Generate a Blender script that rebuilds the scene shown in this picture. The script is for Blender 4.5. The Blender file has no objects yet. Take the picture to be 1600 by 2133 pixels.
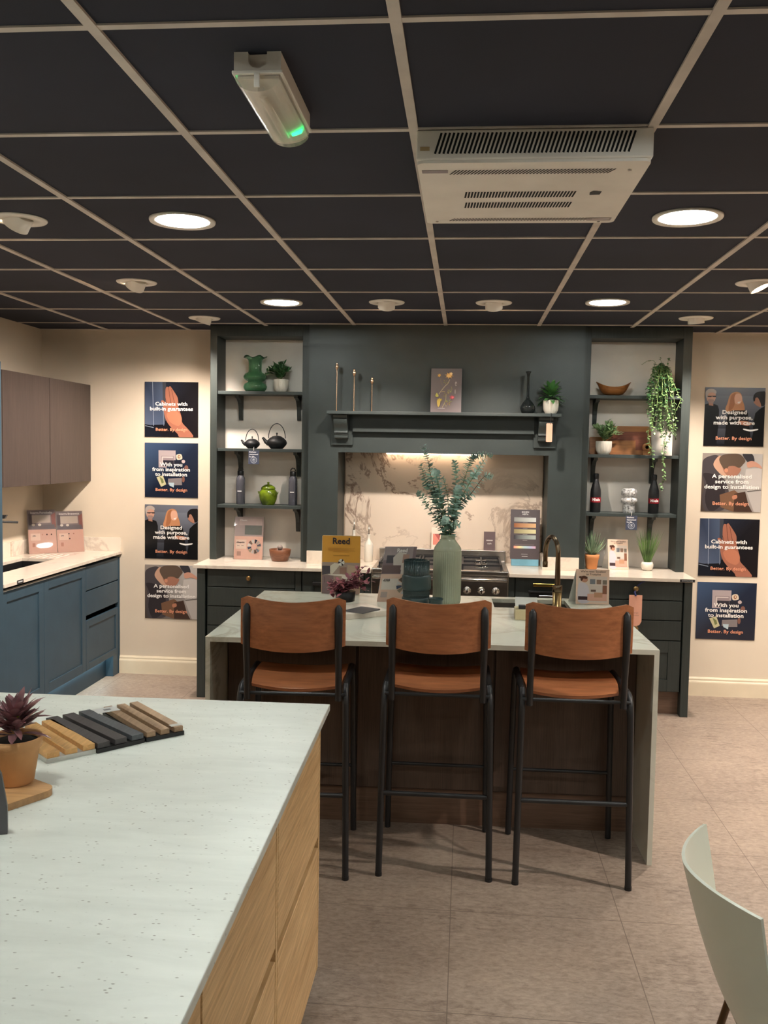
import bpy, math, random
from mathutils import Vector, Matrix
R = math.radians
C = bpy.context.scene.collection
V = Vector
# ------------------------------------------------------------------ camera
CAM = V((0, 0, 1.64)); F = 1902.0
yaw, pit, rol = R(5.093), R(-3.836), R(.9696)
fw = V((-math.sin(yaw)*math.cos(pit), math.cos(yaw)*math.cos(pit), math.sin(pit)))
rt0 = V((math.cos(yaw), math.sin(yaw), 0)); up0 = rt0.cross(fw)
rt = rt0*math.cos(rol)+up0*math.sin(rol); up = -rt0*math.sin(rol)+up0*math.cos(rol)
def ray(x, y): return fw+rt*((x-800)/F)-up*((y-1066.5)/F)
def PZ(x, y, z):      # point of the photograph on a horizontal plane
    d = ray(x, y); return CAM+d*((z-CAM.z)/d.z)
def PY(x, y, Y):      # on a plane facing the room
    d = ray(x, y); return CAM+d*(Y/d.y)
cam = bpy.data.cameras.new('camera'); co = bpy.data.objects.new('camera', cam); C.objects.link(co)
co.matrix_world = Matrix(((rt.x, up.x, -fw.x, 0), (rt.y, up.y, -fw.y, 0), (rt.z, up.z, -fw.z, CAM.z), (0, 0, 0, 1)))
cam.sensor_fit = 'VERTICAL'; cam.sensor_height = 24; cam.lens = F*24/2133; cam.clip_start = .02
bpy.context.scene.camera = co
# ------------------------------------------------------------------ materials
def lin(c):
    return tuple(((v/255)/12.92 if v/255 <= .04045 else ((v/255+.055)/1.055)**2.4) for v in c)
def rgba(c): return lin(c)+(1,)
def newmat(name):
    m = bpy.data.materials.new(name); m.use_nodes = True
    nt = m.node_tree; b = nt.nodes['Principled BSDF']; return m, nt, b
def inp(b, **k):
    for n, v in k.items(): b.inputs[n.replace('_', ' ')].default_value = v
def coords(nt, scale=(1, 1, 1), loc=(0, 0, 0), rot=(0, 0, 0)):
    t = nt.nodes.new('ShaderNodeTexCoord'); mp = nt.nodes.new('ShaderNodeMapping')
    mp.inputs['Scale'].default_value = scale; mp.inputs['Location'].default_value = loc; mp.inputs['Rotation'].default_value = rot
    nt.links.new(t.outputs['Object'], mp.inputs['Vector']); return mp.outputs['Vector']
def noise(nt, vec, scale, detail=4, rough=.5, dist=0):
    n = nt.nodes.new('ShaderNodeTexNoise'); n.inputs['Scale'].default_value = scale; n.inputs['Detail'].default_value = detail
    n.inputs['Roughness'].default_value = rough; n.inputs['Distortion'].default_value = dist
    nt.links.new(vec, n.inputs['Vector']); return n.outputs['Fac']
def ramp(nt, fac, stops):
    r = nt.nodes.new('ShaderNodeValToRGB'); e = r.color_ramp.elements
    while len(e) < len(stops): e.new(.5)
    for q, (p, c) in zip(e, stops): q.position = p; q.color = c if len(c) == 4 else rgba(c)
    nt.links.new(fac, r.inputs['Fac']); return r.outputs['Color']
def mixc(nt, fac, a, b, mode='MIX'):
    m = nt.nodes.new('ShaderNodeMix'); m.data_type = 'RGBA'; m.blend_type = mode
    for s, v in ((0, fac), (6, a), (7, b)):
        if hasattr(v, 'is_output'): nt.links.new(v, m.inputs[s])
        else: m.inputs[s].default_value = v if s == 0 else rgba(v)
    return m.outputs[2]
def bump(nt, b, h, strength=.1, dist=.002):
    n = nt.nodes.new('ShaderNodeBump'); n.inputs['Strength'].default_value = strength; n.inputs['Distance'].default_value = dist
    nt.links.new(h, n.inputs['Height']); nt.links.new(n.outputs['Normal'], b.inputs['Normal'])
def paint(name, c, rough=.5, metal=0, var=.06, scale=8, bmp=0, **k):
    m, nt, b = newmat(name); v = coords(nt)
    n = noise(nt, v, scale)
    c2 = tuple(max(0, x*(1-var)) for x in c); c3 = tuple(min(255, x*(1+var)) for x in c)
    nt.links.new(ramp(nt, n, [(.3, c2), (.7, c3)]), b.inputs['Base Color'])
    inp(b, Roughness=rough, Metallic=metal)
    if bmp: bump(nt, b, noise(nt, v, 400, 2), bmp, .0005)
    for q, w in k.items(): b.inputs[q.replace('_', ' ')].default_value = w
    return m
def wood(name, c1, c2, axis='x', rough=.45, fine=60, contrast=.5, knots=0):
    m, nt, b = newmat(name)
    s = {'x': (1, 14, 14), 'y': (14, 1, 14), 'z': (14, 14, 1)}[axis]
    v = coords(nt, s); n1 = noise(nt, v, 1.6, 6, .6, .8)
    s2 = {'x': (2, fine, fine), 'y': (fine, 2, fine), 'z': (fine, fine, 2)}[axis]
    n2 = noise(nt, coords(nt, s2), 3, 3, .7)
    col = ramp(nt, n1, [(.5-contrast/2, c1), (.5+contrast/2, c2)])
    col = mixc(nt, .45, col, ramp(nt, n2, [(.3, tuple(x*.72 for x in c1)), (.7, c2)]))
    nt.links.new(col, b.inputs['Base Color']); inp(b, Roughness=rough)
    bump(nt, b, n2, .12, .0006); return m
def marble(name, base, vein, scale=2.2, rough=.12, amount=.06):
    m, nt, b = newmat(name); v = coords(nt, rot=(.5, .4, .6))
    w = noise(nt, v, scale*1.3, 9, .62, .7)
    n = nt.nodes.new('ShaderNodeMath'); n.operation = 'SUBTRACT'; nt.links.new(w, n.inputs[0]); n.inputs[1].default_value = .5
    a = nt.nodes.new('ShaderNodeMath'); a.operation = 'ABSOLUTE'; nt.links.new(n.outputs[0], a.inputs[0])
    c = ramp(nt, a.outputs[0], [(0, vein), (amount*.35, tuple((x*2+y)/3 for x, y in zip(vein, base))), (amount, base)])
    msk = noise(nt, v, scale*.8, 2)
    col = mixc(nt, ramp(nt, msk, [(.35, (0, 0, 0)), (.6, (255, 255, 255))]), base, c)
    cl = noise(nt, v, scale*.7, 3, .5, .5)
    col = mixc(nt, ramp(nt, cl, [(.45, (0, 0, 0)), (.9, (255, 255, 255))]), col, tuple((x+2*y)/3 for x, y in zip(vein, base)))
    nt.links.new(col, b.inputs['Base Color']); inp(b, Roughness=rough); return m
def quartz():
    m, nt, b = newmat('speckled_quartz')
    vo = nt.nodes.new('ShaderNodeTexVoronoi'); vo.inputs['Scale'].default_value = 62; nt.links.new(coords(nt, (1, 1.9, 1), rot=(0, 0, .5)), vo.inputs['Vector'])
    spk = ramp(nt, vo.outputs['Distance'], [(.12, (255, 255, 255)), (.22, (0, 0, 0))])
    msk = ramp(nt, noise(nt, coords(nt), 38, 2), [(.5, (0, 0, 0)), (.6, (255, 255, 255))])
    f = mixc(nt, 1.0, spk, msk, 'MULTIPLY')
    base = ramp(nt, noise(nt, coords(nt, (1, 4, 1), rot=(0, 0, .6)), 5, 5, .6, .6), [(.3, (198, 200, 192)), (.7, (212, 214, 206))])
    nt.links.new(mixc(nt, f, base, (140, 136, 126)), b.inputs['Base Color']); inp(b, Roughness=.38); return m
def floor_mat():
    m, nt, b = newmat('stone_tile_floor')
    v = coords(nt, loc=(.02+6, -3.18+6, 0))
    br = nt.nodes.new('ShaderNodeTexBrick'); br.offset = 0; br.squash = 1
    inp(br, Scale=1, Mortar_Size=.0016, Brick_Width=.6, Row_Height=.6, Mortar_Smooth=.1)
    br.inputs['Color1'].default_value = (0, 0, 0, 1); br.inputs['Color2'].default_value = (1, 1, 1, 1); br.inputs['Bias'].default_value = 0
    nt.links.new(v, br.inputs['Vector'])
    big = noise(nt, coords(nt, (1, 1.6, 1)), 1.8, 5, .6, .4)
    base = ramp(nt, big, [(.3, (140, 124, 112)), (.7, (172, 154, 138))])
    sm = noise(nt, coords(nt, (1, 3.2, 1)), 9, 8, .72, .6)
    pat = ramp(nt, sm, [(.50, (0, 0, 0)), (.58, (255, 255, 255))])
    msk = ramp(nt, noise(nt, coords(nt), 1.5, 2), [(.4, (0, 0, 0)), (.6, (255, 255, 255))])
    f = mixc(nt, 1., pat, msk, 'MULTIPLY')
    fm = nt.nodes.new('ShaderNodeMath'); fm.operation = 'MULTIPLY'; nt.links.new(f, fm.inputs[0]); fm.inputs[1].default_value = .75
    col = mixc(nt, fm.outputs[0], base, (108, 92, 82))
    sm2 = noise(nt, coords(nt, (1, 2.0, 1)), 34, 6, .75, .4)
    col = mixc(nt, .42, col, ramp(nt, sm2, [(.36, (98, 84, 74)), (.5, (152, 136, 122)), (.66, (188, 170, 154))]))
    gr = noise(nt, coords(nt), 120, 3, .7)
    col = mixc(nt, ramp(nt, gr, [(.35, (60, 60, 60)), (.6, (0, 0, 0))]), col, (112, 101, 92))
    col = mixc(nt, br.outputs['Fac'], col, (112, 98, 88))
    nt.links.new(col, b.inputs['Base Color']); inp(b, Roughness=.5); bump(nt, b, sm, .12, .001); return m
def emit(name, c, s):
    m, nt, b = newmat(name); inp(b, Base_Color=rgba(c), Emission_Color=rgba(c), Emission_Strength=s); return m
def glass(name, c, rough=.03, trans=1, ior=1.45, alpha=1):
    m, nt, b = newmat(name); inp(b, Base_Color=rgba(c), Roughness=rough, Transmission_Weight=trans, IOR=ior, Alpha=alpha); return m
def printmat(name, rough):
    m, nt, b = newmat(name); a = nt.nodes.new('ShaderNodeAttribute'); a.attribute_name = 'Col'
    nt.links.new(a.outputs['Color'], b.inputs['Base Color']); inp(b, Roughness=rough); return m
M = {}
M['print'] = printmat('printed_paper', .45); M['gloss'] = printmat('glossy_print', .2)
M['wall'] = paint('beige_wall_paint', (212, 198, 178), .75, var=.02, scale=2)
M['skirt'] = paint('cream_gloss_paint', (222, 208, 182), .35, var=.02)
M['tile'] = paint('dark_ceiling_tile', (42, 45, 58), .9, var=.10, scale=1.4)
M['bar'] = paint('grey_ceiling_bar', (206, 196, 186), .55, var=.06)
M['floor'] = floor_mat()
M['green'] = paint('dark_green_paint', (50, 58, 57), .5, var=.04, bmp=.05)
M['greenw'] = wood('dark_green_grained_paint', (42, 49, 47), (54, 61, 58), 'z', .5, 50)
M['blue'] = paint('petrol_blue_paint', (52, 74, 88), .5, var=.04)
M['brown'] = wood('brown_wood_laminate', (58, 47, 43), (76, 62, 56), 'z', .5, 50)
M['alcove'] = paint('pale_alcove_board', (224, 216, 206), .6, var=.02)
M['topw'] = marble('pale_worktop', (226, 214, 198), (206, 190, 176), 1.5, .16, .03)
M['islm'] = marble('pale_island_marble', (205, 204, 190), (172, 170, 152), 2.2, .10, .05)
M['splash'] = marble('veined_splashback', (220, 204, 186), (142, 120, 106), 1.9, .14, .024)
M['quartz'] = quartz()
M['oak'] = wood('light_oak', (196, 150, 96), (240, 206, 154), 'y', .5, 40)
M['darkw'] = wood('dark_walnut', (70, 55, 47), (102, 82, 69), 'z', .42, 70)
M['darkx'] = wood('dark_walnut_plinth', (98, 74, 60), (130, 102, 84), 'x', .4, 50)
M['ply'] = wood('stained_plywood', (156, 94, 60), (190, 122, 80), 'x', .32, 26)
M['plyedge'] = wood('plywood_edge', (120, 84, 52), (176, 132, 88), 'x', .5, 90)
M['black'] = paint('black_satin_metal', (34, 34, 36), .38, var=.05)
M['blackp'] = paint('black_plastic', (22, 22, 24), .45)
M['void'] = paint('dark_void', (8, 8, 9), .8)
M['iron'] = paint('cast_iron', (26, 26, 28), .5, bmp=.3)
M['white'] = paint('white_plastic', (242, 236, 226), .4, var=.02)
M['shell'] = paint('white_chair_shell', (214, 220, 206), .3, var=.01)
M['ceram'] = paint('white_ceramic', (226, 219, 206), .35, var=.02)
M['steel'] = paint('brushed_steel', (190, 184, 178), .25, 1, .05)
M['chrome'] = paint('chrome', (220, 218, 214), .08, 1, .01)
M['brass'] = paint('aged_brass', (168, 140, 96), .3, 1, .08)
M['gold'] = paint('polished_gold', (236, 200, 110), .2, 1, .03)
M['bronze'] = paint('bronze', (112, 94, 74), .25, 1, .1)
M['rose'] = paint('antique_rose_metal', (226, 190, 160), .25, 1, .05)
M['gglass'] = glass('green_glass', (150, 206, 168), .03, .9)
M['smoke'] = glass('smoked_glass', (60, 66, 66), .03, .8)
M['teal'] = glass('teal_ribbed_glass', (92, 116, 118), .06, .7)
M['tealm'] = paint('matt_teal_glass', (48, 68, 70), .35)
M['clear'] = glass('clear_acrylic', (250, 250, 250), .02, 1, 1.2)
M['lens'] = glass('clear_polycarbonate_lens', (250, 245, 235), .12, .85, 1.3)
M['bott'] = glass('grey_tinted_plastic', (112, 112, 122), .15, .5)
M['jar'] = paint('green_glaze', (90, 108, 22), .15, var=.3, scale=20)
M['terra'] = paint('terracotta', (196, 132, 82), .85, var=.08, bmp=.2)
M['terrap'] = paint('pale_terracotta', (198, 150, 102), .85, var=.1, bmp=.3)
M['soil'] = paint('dark_soil', (26, 24, 20), .95, var=.3, scale=60, bmp=1)
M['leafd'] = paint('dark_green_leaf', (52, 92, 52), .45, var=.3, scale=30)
M['leafb'] = paint('bright_green_leaf', (72, 118, 62), .4, var=.25, scale=20)
M['leafs'] = paint('sage_green_leaf', (120, 150, 104), .5, var=.25, scale=25)
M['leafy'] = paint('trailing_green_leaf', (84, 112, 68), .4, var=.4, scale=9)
M['euca'] = paint('eucalyptus_leaf', (164, 192, 180), .5, var=.22, scale=18)
M['aloe'] = paint('grey_green_aloe', (120, 142, 112), .45, var=.15)
M['grass'] = paint('green_grass_blade', (98, 128, 70), .5, var=.3, scale=12)
M['purple'] = paint('purple_leaf', (140, 100, 104), .28, var=.3, scale=14)
M['mauve'] = paint('mauve_leaf', (158, 96, 108), .45, var=.3, scale=18)
M['lime'] = paint('lime_leaf', (140, 150, 50), .4, var=.15)
M['twig'] = paint('brown_twig', (88, 60, 46), .7)
M['twigg'] = paint('green_stem', (120, 140, 84), .6)
M['bowlw'] = wood('reddish_wood', (102, 62, 42), (136, 86, 60), 'x', .35, 30)
M['olive'] = wood('olive_wood', (110, 62, 30), (180, 118, 62), 'x', .3, 30)
M['board'] = wood('chopping_board_wood', (140, 86, 46), (186, 124, 70), 'x', .4, 26)
M['boardd'] = wood('red_board_wood', (112, 56, 38), (142, 78, 54), 'x', .4, 26)
M['boardl'] = wood('pale_acacia', (176, 130, 84), (204, 160, 112), 'x', .45, 20)
M['pestle'] = paint('grey_stone', (140, 126, 118), .7)
M['vasec'] = paint('sage_celadon_ceramic', (166, 172, 150), .22, var=.03)
M['orn'] = paint('speckled_white_ceramic', (206, 200, 190), .4, var=.5, scale=70)
M['redl'] = paint('red_label', (150, 24, 38), .4, var=.02)
M['navy'] = paint('navy_ribbon', (34, 42, 92), .6)
M['beech'] = wood('beech_sample', (222, 166, 98), (238, 186, 120), 'y', .5, 40)
M['charw'] = wood('charcoal_sample', (62, 58, 60), (82, 78, 78), 'y', .5, 60)
M['walls'] = wood('walnut_sample', (150, 118, 90), (178, 146, 114), 'y', .5, 50)
M['walld'] = wood('grey_sample', (74, 78, 84), (98, 102, 106), 'y', .5, 50)
M['whiteb'] = paint('white_sample_base', (200, 200, 192), .5)
M['grey'] = paint('slate_grey_card', (90, 89, 92), .5)
M['cool'] = emit('cool_led_diffuser', (247, 252, 246), 46)
M['warm'] = emit('warm_led', (255, 226, 190), 14)
M['ledw'] = emit('warm_led_strip', (255, 222, 190), 2.2)
M['ledc'] = emit('cool_led_strip', (190, 230, 236), 3.5)
M['ledg'] = emit('green_led', (40, 255, 140), 1.2)
M['bluebox'] = paint('pale_blue_card_box', (122, 178, 200), .4)
# ------------------------------------------------------------------ mesh builder
class Fr:
    def __init__(s, o, r, u): s.o = V(o); s.r = V(r).normalized(); s.u = V(u).normalized(); s.n = s.r.cross(s.u)
    def __call__(s, a, b, c=0): return s.o+s.r*a+s.u*b+s.n*c
def front(x, y, z): return Fr((x, y, z), (1, 0, 0), (0, 0, 1))     # faces the camera (-Y)
def side(x, y, z): return Fr((x, y, z), (0, 1, 0), (0, 0, 1))      # faces +X
class MB:
    def __init__(s): s.v = []; s.f = []; s.c = []; s.s = []; s.mi = []; s.m = 0
    def face(s, pts, col=None, smooth=False):
        i = len(s.v); s.v += [tuple(p) for p in pts]; s.f.append(tuple(range(i, i+len(pts)))); s.c.append(col); s.s.append(smooth); s.mi.append(s.m)
    def idx(s, pts, faces, smooth=False, col=None):
        i = len(s.v); s.v += [tuple(p) for p in pts]
        for f in faces: s.f.append(tuple(i+k for k in f)); s.c.append(col); s.s.append(smooth); s.mi.append(s.m)
    def fbox(s, fr, a0, a1, b0, b1, c0, c1, col=None):
        p = [fr(a, b, c) for c in (c0, c1) for b in (b0, b1) for a in (a0, a1)]
        s.idx(p, [(0, 2, 3, 1), (4, 5, 7, 6), (0, 1, 5, 4), (2, 6, 7, 3), (0, 4, 6, 2), (1, 3, 7, 5)], col=col); return s
    def box(s, x0, x1, y0, y1, z0, z1, col=None):
        return s.fbox(Fr((0, 0, 0), (1, 0, 0), (0, 1, 0)), x0, x1, y0, y1, z0, z1, col)
    def prism(s, fr, poly, c0, c1, col=None, smooth=False):
        ar = sum(poly[i][0]*poly[(i+1) % len(poly)][1]-poly[(i+1) % len(poly)][0]*poly[i][1] for i in range(len(poly)))
        if ar < 0: poly = poly[::-1]
        n = len(poly); p = [fr(a, b, c0) for a, b in poly]+[fr(a, b, c1) for a, b in poly]
        s.idx(p, [tuple(range(n))[::-1], tuple(range(n, 2*n))], col=col)
        s.idx(p, [(i, (i+1) % n, n+(i+1) % n, n+i) for i in range(n)], smooth, col); return s
    def lathe(s, prof, c=(0, 0, 0), n=32, ribs=0, rd=0, smooth=True, fn=None, axis=None):
        c = V(c); k = len(prof); P = []
        fr = axis or Fr((0, 0, 0), (1, 0, 0), (0, 1, 0))
        for j in range(n):
            a = 2*math.pi*j/n
            for q, (r, z) in enumerate(prof):
                rr = r
                if ribs and (prof[q][0] > .001): rr = r-rd*(.5+.5*math.cos(ribs*a))
                x, y, zz = rr*math.cos(a), rr*math.sin(a), z
                if fn: x, y, zz = fn(x, y, zz, a, q)
                P.append(c+fr(x, y, zz))
        fs = [(j*k+q, ((j+1) % n)*k+q, ((j+1) % n)*k+q+1, j*k+q+1) for j in range(n) for q in range(k-1)]
        s.idx(P, fs, smooth)
        if prof[0][0] > .0005: s.idx([P[j*k] for j in range(n)], [tuple(range(n))[::-1]])
        if prof[-1][0] > .0005: s.idx([P[j*k+k-1] for j in range(n)], [tuple(range(n))])
        return s
    def tube(s, pts, r, n=10, flat=None):
        pts = [V(p) for p in pts]; k = len(pts); rs = r if isinstance(r, (list, tuple)) else [r]*k
        t0 = (pts[1]-pts[0]).normalized(); a = V((0, 0, 1)) if abs(t0.z) < .9 else V((1, 0, 0)); nn = (a-t0*a.dot(t0)).normalized(); P = []
        for i in range(k):
            t = (pts[min(i+1, k-1)]-pts[max(i-1, 0)]).normalized(); nn = (nn-t*nn.dot(t)).normalized(); b = t.cross(nn)
            for j in range(n):
                an = 2*math.pi*j/n; P.append(pts[i]+(nn*math.cos(an)+b*math.sin(an))*rs[i])
        s.idx(P, [(i*n+j, i*n+(j+1) % n, (i+1)*n+(j+1) % n, (i+1)*n+j) for i in range(k-1) for j in range(n)], True)
        s.idx(P[:n], [tuple(range(n))[::-1]]); s.idx(P[-n:], [tuple(range(n))]); return s
    def grid(s, rows, smooth=True, thick=0, closed=False):
        h, w = len(rows), len(rows[0]); P = [V(p) for r_ in rows for p in r_]
        fs = [(i*w+j, i*w+j+1, (i+1)*w+j+1, (i+1)*w+j) for i in range(h-1) for j in range(w-1)]
        if not thick: s.idx(P, fs, smooth); return s
        N = []
        for i in range(h):
            for j in range(w):
                du = P[i*w+min(j+1, w-1)]-P[i*w+max(j-1, 0)]; dv = P[min(i+1, h-1)*w+j]-P[max(i-1, 0)*w+j]
                N.append(du.cross(dv).normalized())
        Q = [p-n_*thick for p, n_ in zip(P, N)]
        s.idx(P, fs, smooth); s.idx(Q, [f[::-1] for f in fs], smooth)
        loop = [j for j in range(w)]+[i*w+w-1 for i in range(1, h)]+[(h-1)*w+j for j in range(w-2, -1, -1)]+[i*w for i in range(h-2, 0, -1)]
        n = len(loop); s.idx([P[i] for i in loop]+[Q[i] for i in loop], [(i, n+i, n+(i+1) % n, (i+1) % n) for i in range(n)]); return s
    def ball(s, c, r, n=12, sz=1):
        prof = [(max(.0001, r*math.sin(math.pi*i/n)), -r*sz*math.cos(math.pi*i/n)) for i in range(n+1)]
        return s.lathe(prof, c, n*2)
    def leaf(s, p, d, u, L, W, curl=.25, fold=.2):
        p = V(p); d = V(d).normalized(); u = V(u); sd = d.cross(u)
        sd = sd.normalized() if sd.length > 1e-4 else V((1, 0, 0)); u = sd.cross(d)
        row = []
        for t, w in ((0, .2), (.22, .85), (.5, 1), (.8, .75), (1, .1)):
            c = p+d*(L*t)-u*(curl*L*t*t); row.append([c-sd*(W*w/2)+u*(fold*W*w/2), c, c+sd*(W*w/2)+u*(fold*W*w/2)])
        s.grid(row)
def catmull(pts, n=6, closed=True):
    out = []; k = len(pts)
    rng = range(k) if closed else range(k-1)
    for i in rng:
        p = [pts[(i+d) % k] if closed else pts[min(max(i+d, 0), k-1)] for d in (-1, 0, 1, 2)]
        for j in range(n):
            t = j/n
            out.append(tuple(.5*((2*p[1][q])+(-p[0][q]+p[2][q])*t+(2*p[0][q]-5*p[1][q]+4*p[2][q]-p[3][q])*t*t+(-p[0][q]+3*p[1][q]-3*p[2][q]+p[3][q])*t**3) for q in range(len(p[0]))))
    if not closed: out.append(tuple(pts[-1]))
    return out
def rrect(x0, x1, y0, y1, r, n=5):
    o = []
    for cx, cy, a0 in ((x1-r, y1-r, 0), (x0+r, y1-r, 90), (x0+r, y0+r, 180), (x1-r, y0+r, 270)):
        for i in range(n+1): a = R(a0+90*i/n); o.append((cx+r*math.cos(a), cy+r*math.sin(a)))
    return o
def ell(cx, cy, rx, ry, n=20, a0=0): return [(cx+rx*math.cos(2*math.pi*i/n+a0), cy+ry*math.sin(2*math.pi*i/n+a0)) for i in range(n)]
def woff(o):
    p = V((0, 0, 0))
    while o: p += o.location; o = o.parent
    return p
def obj(name, mb, mat, parent=None, local=False, bev=0, label=None, origin=None):
    off = V((0, 0, 0)) if (local or not parent) else woff(parent)
    if origin is not None and not parent: off = V(origin)
    me = bpy.data.meshes.new(name); me.from_pydata([tuple(V(p)-off) for p in mb.v], [], mb.f)
    me.polygons.foreach_set('use_smooth', mb.s); me.polygons.foreach_set('material_index', mb.mi)
    mats = mat if isinstance(mat, (list, tuple)) else [mat]
    for q in mats: me.materials.append(M[q])
    if any(c is not None for c in mb.c):
        at = me.color_attributes.new('Col', 'FLOAT_COLOR', 'CORNER'); i = 0; data = []
        for f, c in zip(mb.f, mb.c):
            for k in range(len(f)):
                q = c if c is not None else (200, 200, 200)
                if isinstance(q[0], (tuple, list)): q = q[k % len(q)]
                data += list(lin(q))+[1.]
        at.data.foreach_set('color', data)
    me.update()
    o = bpy.data.objects.new(name, me); C.objects.link(o)
    if parent: o.parent = parent
    elif origin is not None: o.location = origin
    if bev:
        b = o.modifiers.new('bevel', 'BEVEL'); b.width = bev; b.segments = 2; b.limit_method = 'ANGLE'; b.angle_limit = R(40)
    if label: o['label'] = label
    return o
def tag(o, label, cat, group=None):
    o['label'] = label; o['category'] = cat
    if group: o['group'] = group
    return o
def thing(name, label, cat, loc=(0, 0, 0), rz=0, group=None):
    o = bpy.data.objects.new(name, None); C.objects.link(o); o.location = loc; o.rotation_euler = (0, 0, rz); o.empty_display_size = .05
    return tag(o, label, cat, group)
def struct(name, mb, mat, parent=None, bev=0):
    o = obj(name, mb, mat, parent, bev=bev)
    if not parent: o['kind'] = 'structure'
    return o
def dup(root, loc, label, rz=None, group=None):
    r = root.copy(); C.objects.link(r); r.location = loc; r['label'] = label
    if rz is not None: r.rotation_euler = (0, 0, rz)
    if group: r['group'] = group
    for ch in list(root.children):
        c = ch.copy(); C.objects.link(c); c.parent = r
        for g in list(ch.children):
            d = g.copy(); C.objects.link(d); d.parent = c
    return r
def textmb(lines, fr, size, col, bold=.02, lead=1.15, c=.0006, align='CENTER', width=1., depth=.0003):
    # lines: list of text rows; the first row's baseline sits at fr origin
    mb = MB()
    for i, tx in enumerate(lines):
        cu = bpy.data.curves.new('t', 'FONT'); cu.body = tx; cu.size = size; cu.align_x = align; cu.offset = bold*size; cu.resolution_u = 2
        o = bpy.data.objects.new('t', cu); C.objects.link(o)
        dg = bpy.context.evaluated_depsgraph_get(); me = bpy.data.meshes.new_from_object(o.evaluated_get(dg))
        mb.idx([fr(v.co.x*width, v.co.y-i*lead*size, c) for v in me.vertices], [tuple(p.vertices) for p in me.polygons], col=col)
        bpy.data.objects.remove(o); bpy.data.curves.remove(cu); bpy.data.meshes.remove(me)
    return mb
def text(parent, lines, fr, size, col, mat='print', name='lettering', local=False, **k):
    return obj(name, textmb(lines, fr, size, col, **k), mat, parent, local=local)
def printed(mb, fr, w, h, t, shapes, back=(190, 185, 178)):
    """a flat printed board: fr origin = bottom left, front face at c=0; shapes in unit coords (0..1)"""
    mb.fbox(fr, 0, w, 0, h, -t, 0, col=back)
    for i, (poly, col) in enumerate(shapes):
        P = [fr(min(max(a, 0), 1)*w, min(max(b, 0), 1)*h, .0002+.00012*i) for a, b in poly]
        mb.face(P, col)
    return mb
def px(box, pts, smooth=0):
    x0, x1, y0, y1 = box
    if smooth: pts = catmull(pts, smooth)
    return [((x-x0)/(x1-x0), (y1-y)/(y1-y0)) for x, y in pts]
# ------------------------------------------------------------------ room
YW, XL, ZC = 6.349, -3.045, 2.466
CH = 6.02                                   # front face of the chimney breast
XR, YN = 4.6, -2.6
fl = struct('floor', MB().box(XL-.1, XR+.1, YN-.1, YW+.1, -.1, 0), 'floor')
cl = struct('ceiling', MB().box(XL-.1, XR+.1, YN-.1, YW+.1, ZC, ZC+.1), 'tile')
mb = MB()
for k in range(-4, 8):
    x = -.154+.6*k
    if x < XR: mb.box(x-.012, x+.012, YN, (CH if -1.05 < x < .74 else YW), ZC-.006, ZC+.001)
for k in range(-8, 8):
    y = 1.80+.6*k
    if y < CH: mb.box(XL, XR, y-.010, y+.010, ZC-.004, ZC+.001)
for a, b in ((XL, -1.73), (1.43, XR)): mb.box(a, b, YW-.02, YW, ZC-.004, ZC+.001)
struct('ceiling_grid', mb, 'bar', cl)
struct('wall_back', MB().box(XL-.1, XR+.1, YW, YW+.1, 0, ZC), 'wall')
struct('wall_left', MB().box(XL-.1, XL, YN, YW, 0, ZC), 'wall')
struct('wall_right', MB().box(XR, XR+.1, YN, YW, 0, ZC), 'wall')
struct('wall_front', MB().box(XL, XR, YN-.1, YN, 0, ZC), 'wall')
OX0, OX1, OZ = -.848, .532, 1.626
mb = MB(); mb.box(-1.05, OX0, CH, YW, .88, ZC); mb.box(OX1, .745, CH, YW, .88, ZC); mb.box(OX0, OX1, CH, YW, OZ, ZC)
struct('wall_chimney', mb, 'green')
def skirting(x0, x1, name):
    prof = [(0, 0), (0, .128), (.006, .128), (.009, .122), (.013, .118), (.013, .106), (.018, .100), (.020, .092), (.020, 0)]
    m = MB(); fr = Fr((x0, YW, 0), (0, -1, 0), (0, 0, 1))   # a = out of the wall
    m.prism(fr, prof, 0, -(x1-x0)) if fr.n.x < 0 else m.prism(fr, prof, 0, x1-x0)
    return struct(name, m, 'skirt')
skirting(-2.49, -1.745, 'baseboard_left'); skirting(1.425, XR, 'baseboard_right')
# splashback and warm led strip under the hood
s = obj('marble_splashback', MB().box(-.838, .524, 6.33, YW-.001, .881, OZ-.001), 'splash'); tag(s, 'pale veined marble splashback behind the steel range cooker', 'splashback')
s = obj('hood_light_strip', MB().box(-.55, .12, 6.28, 6.325, OZ-.008, OZ), 'ledw'); tag(s, 'thin warm lit strip under the chimney opening above the splashback', 'light')
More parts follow.
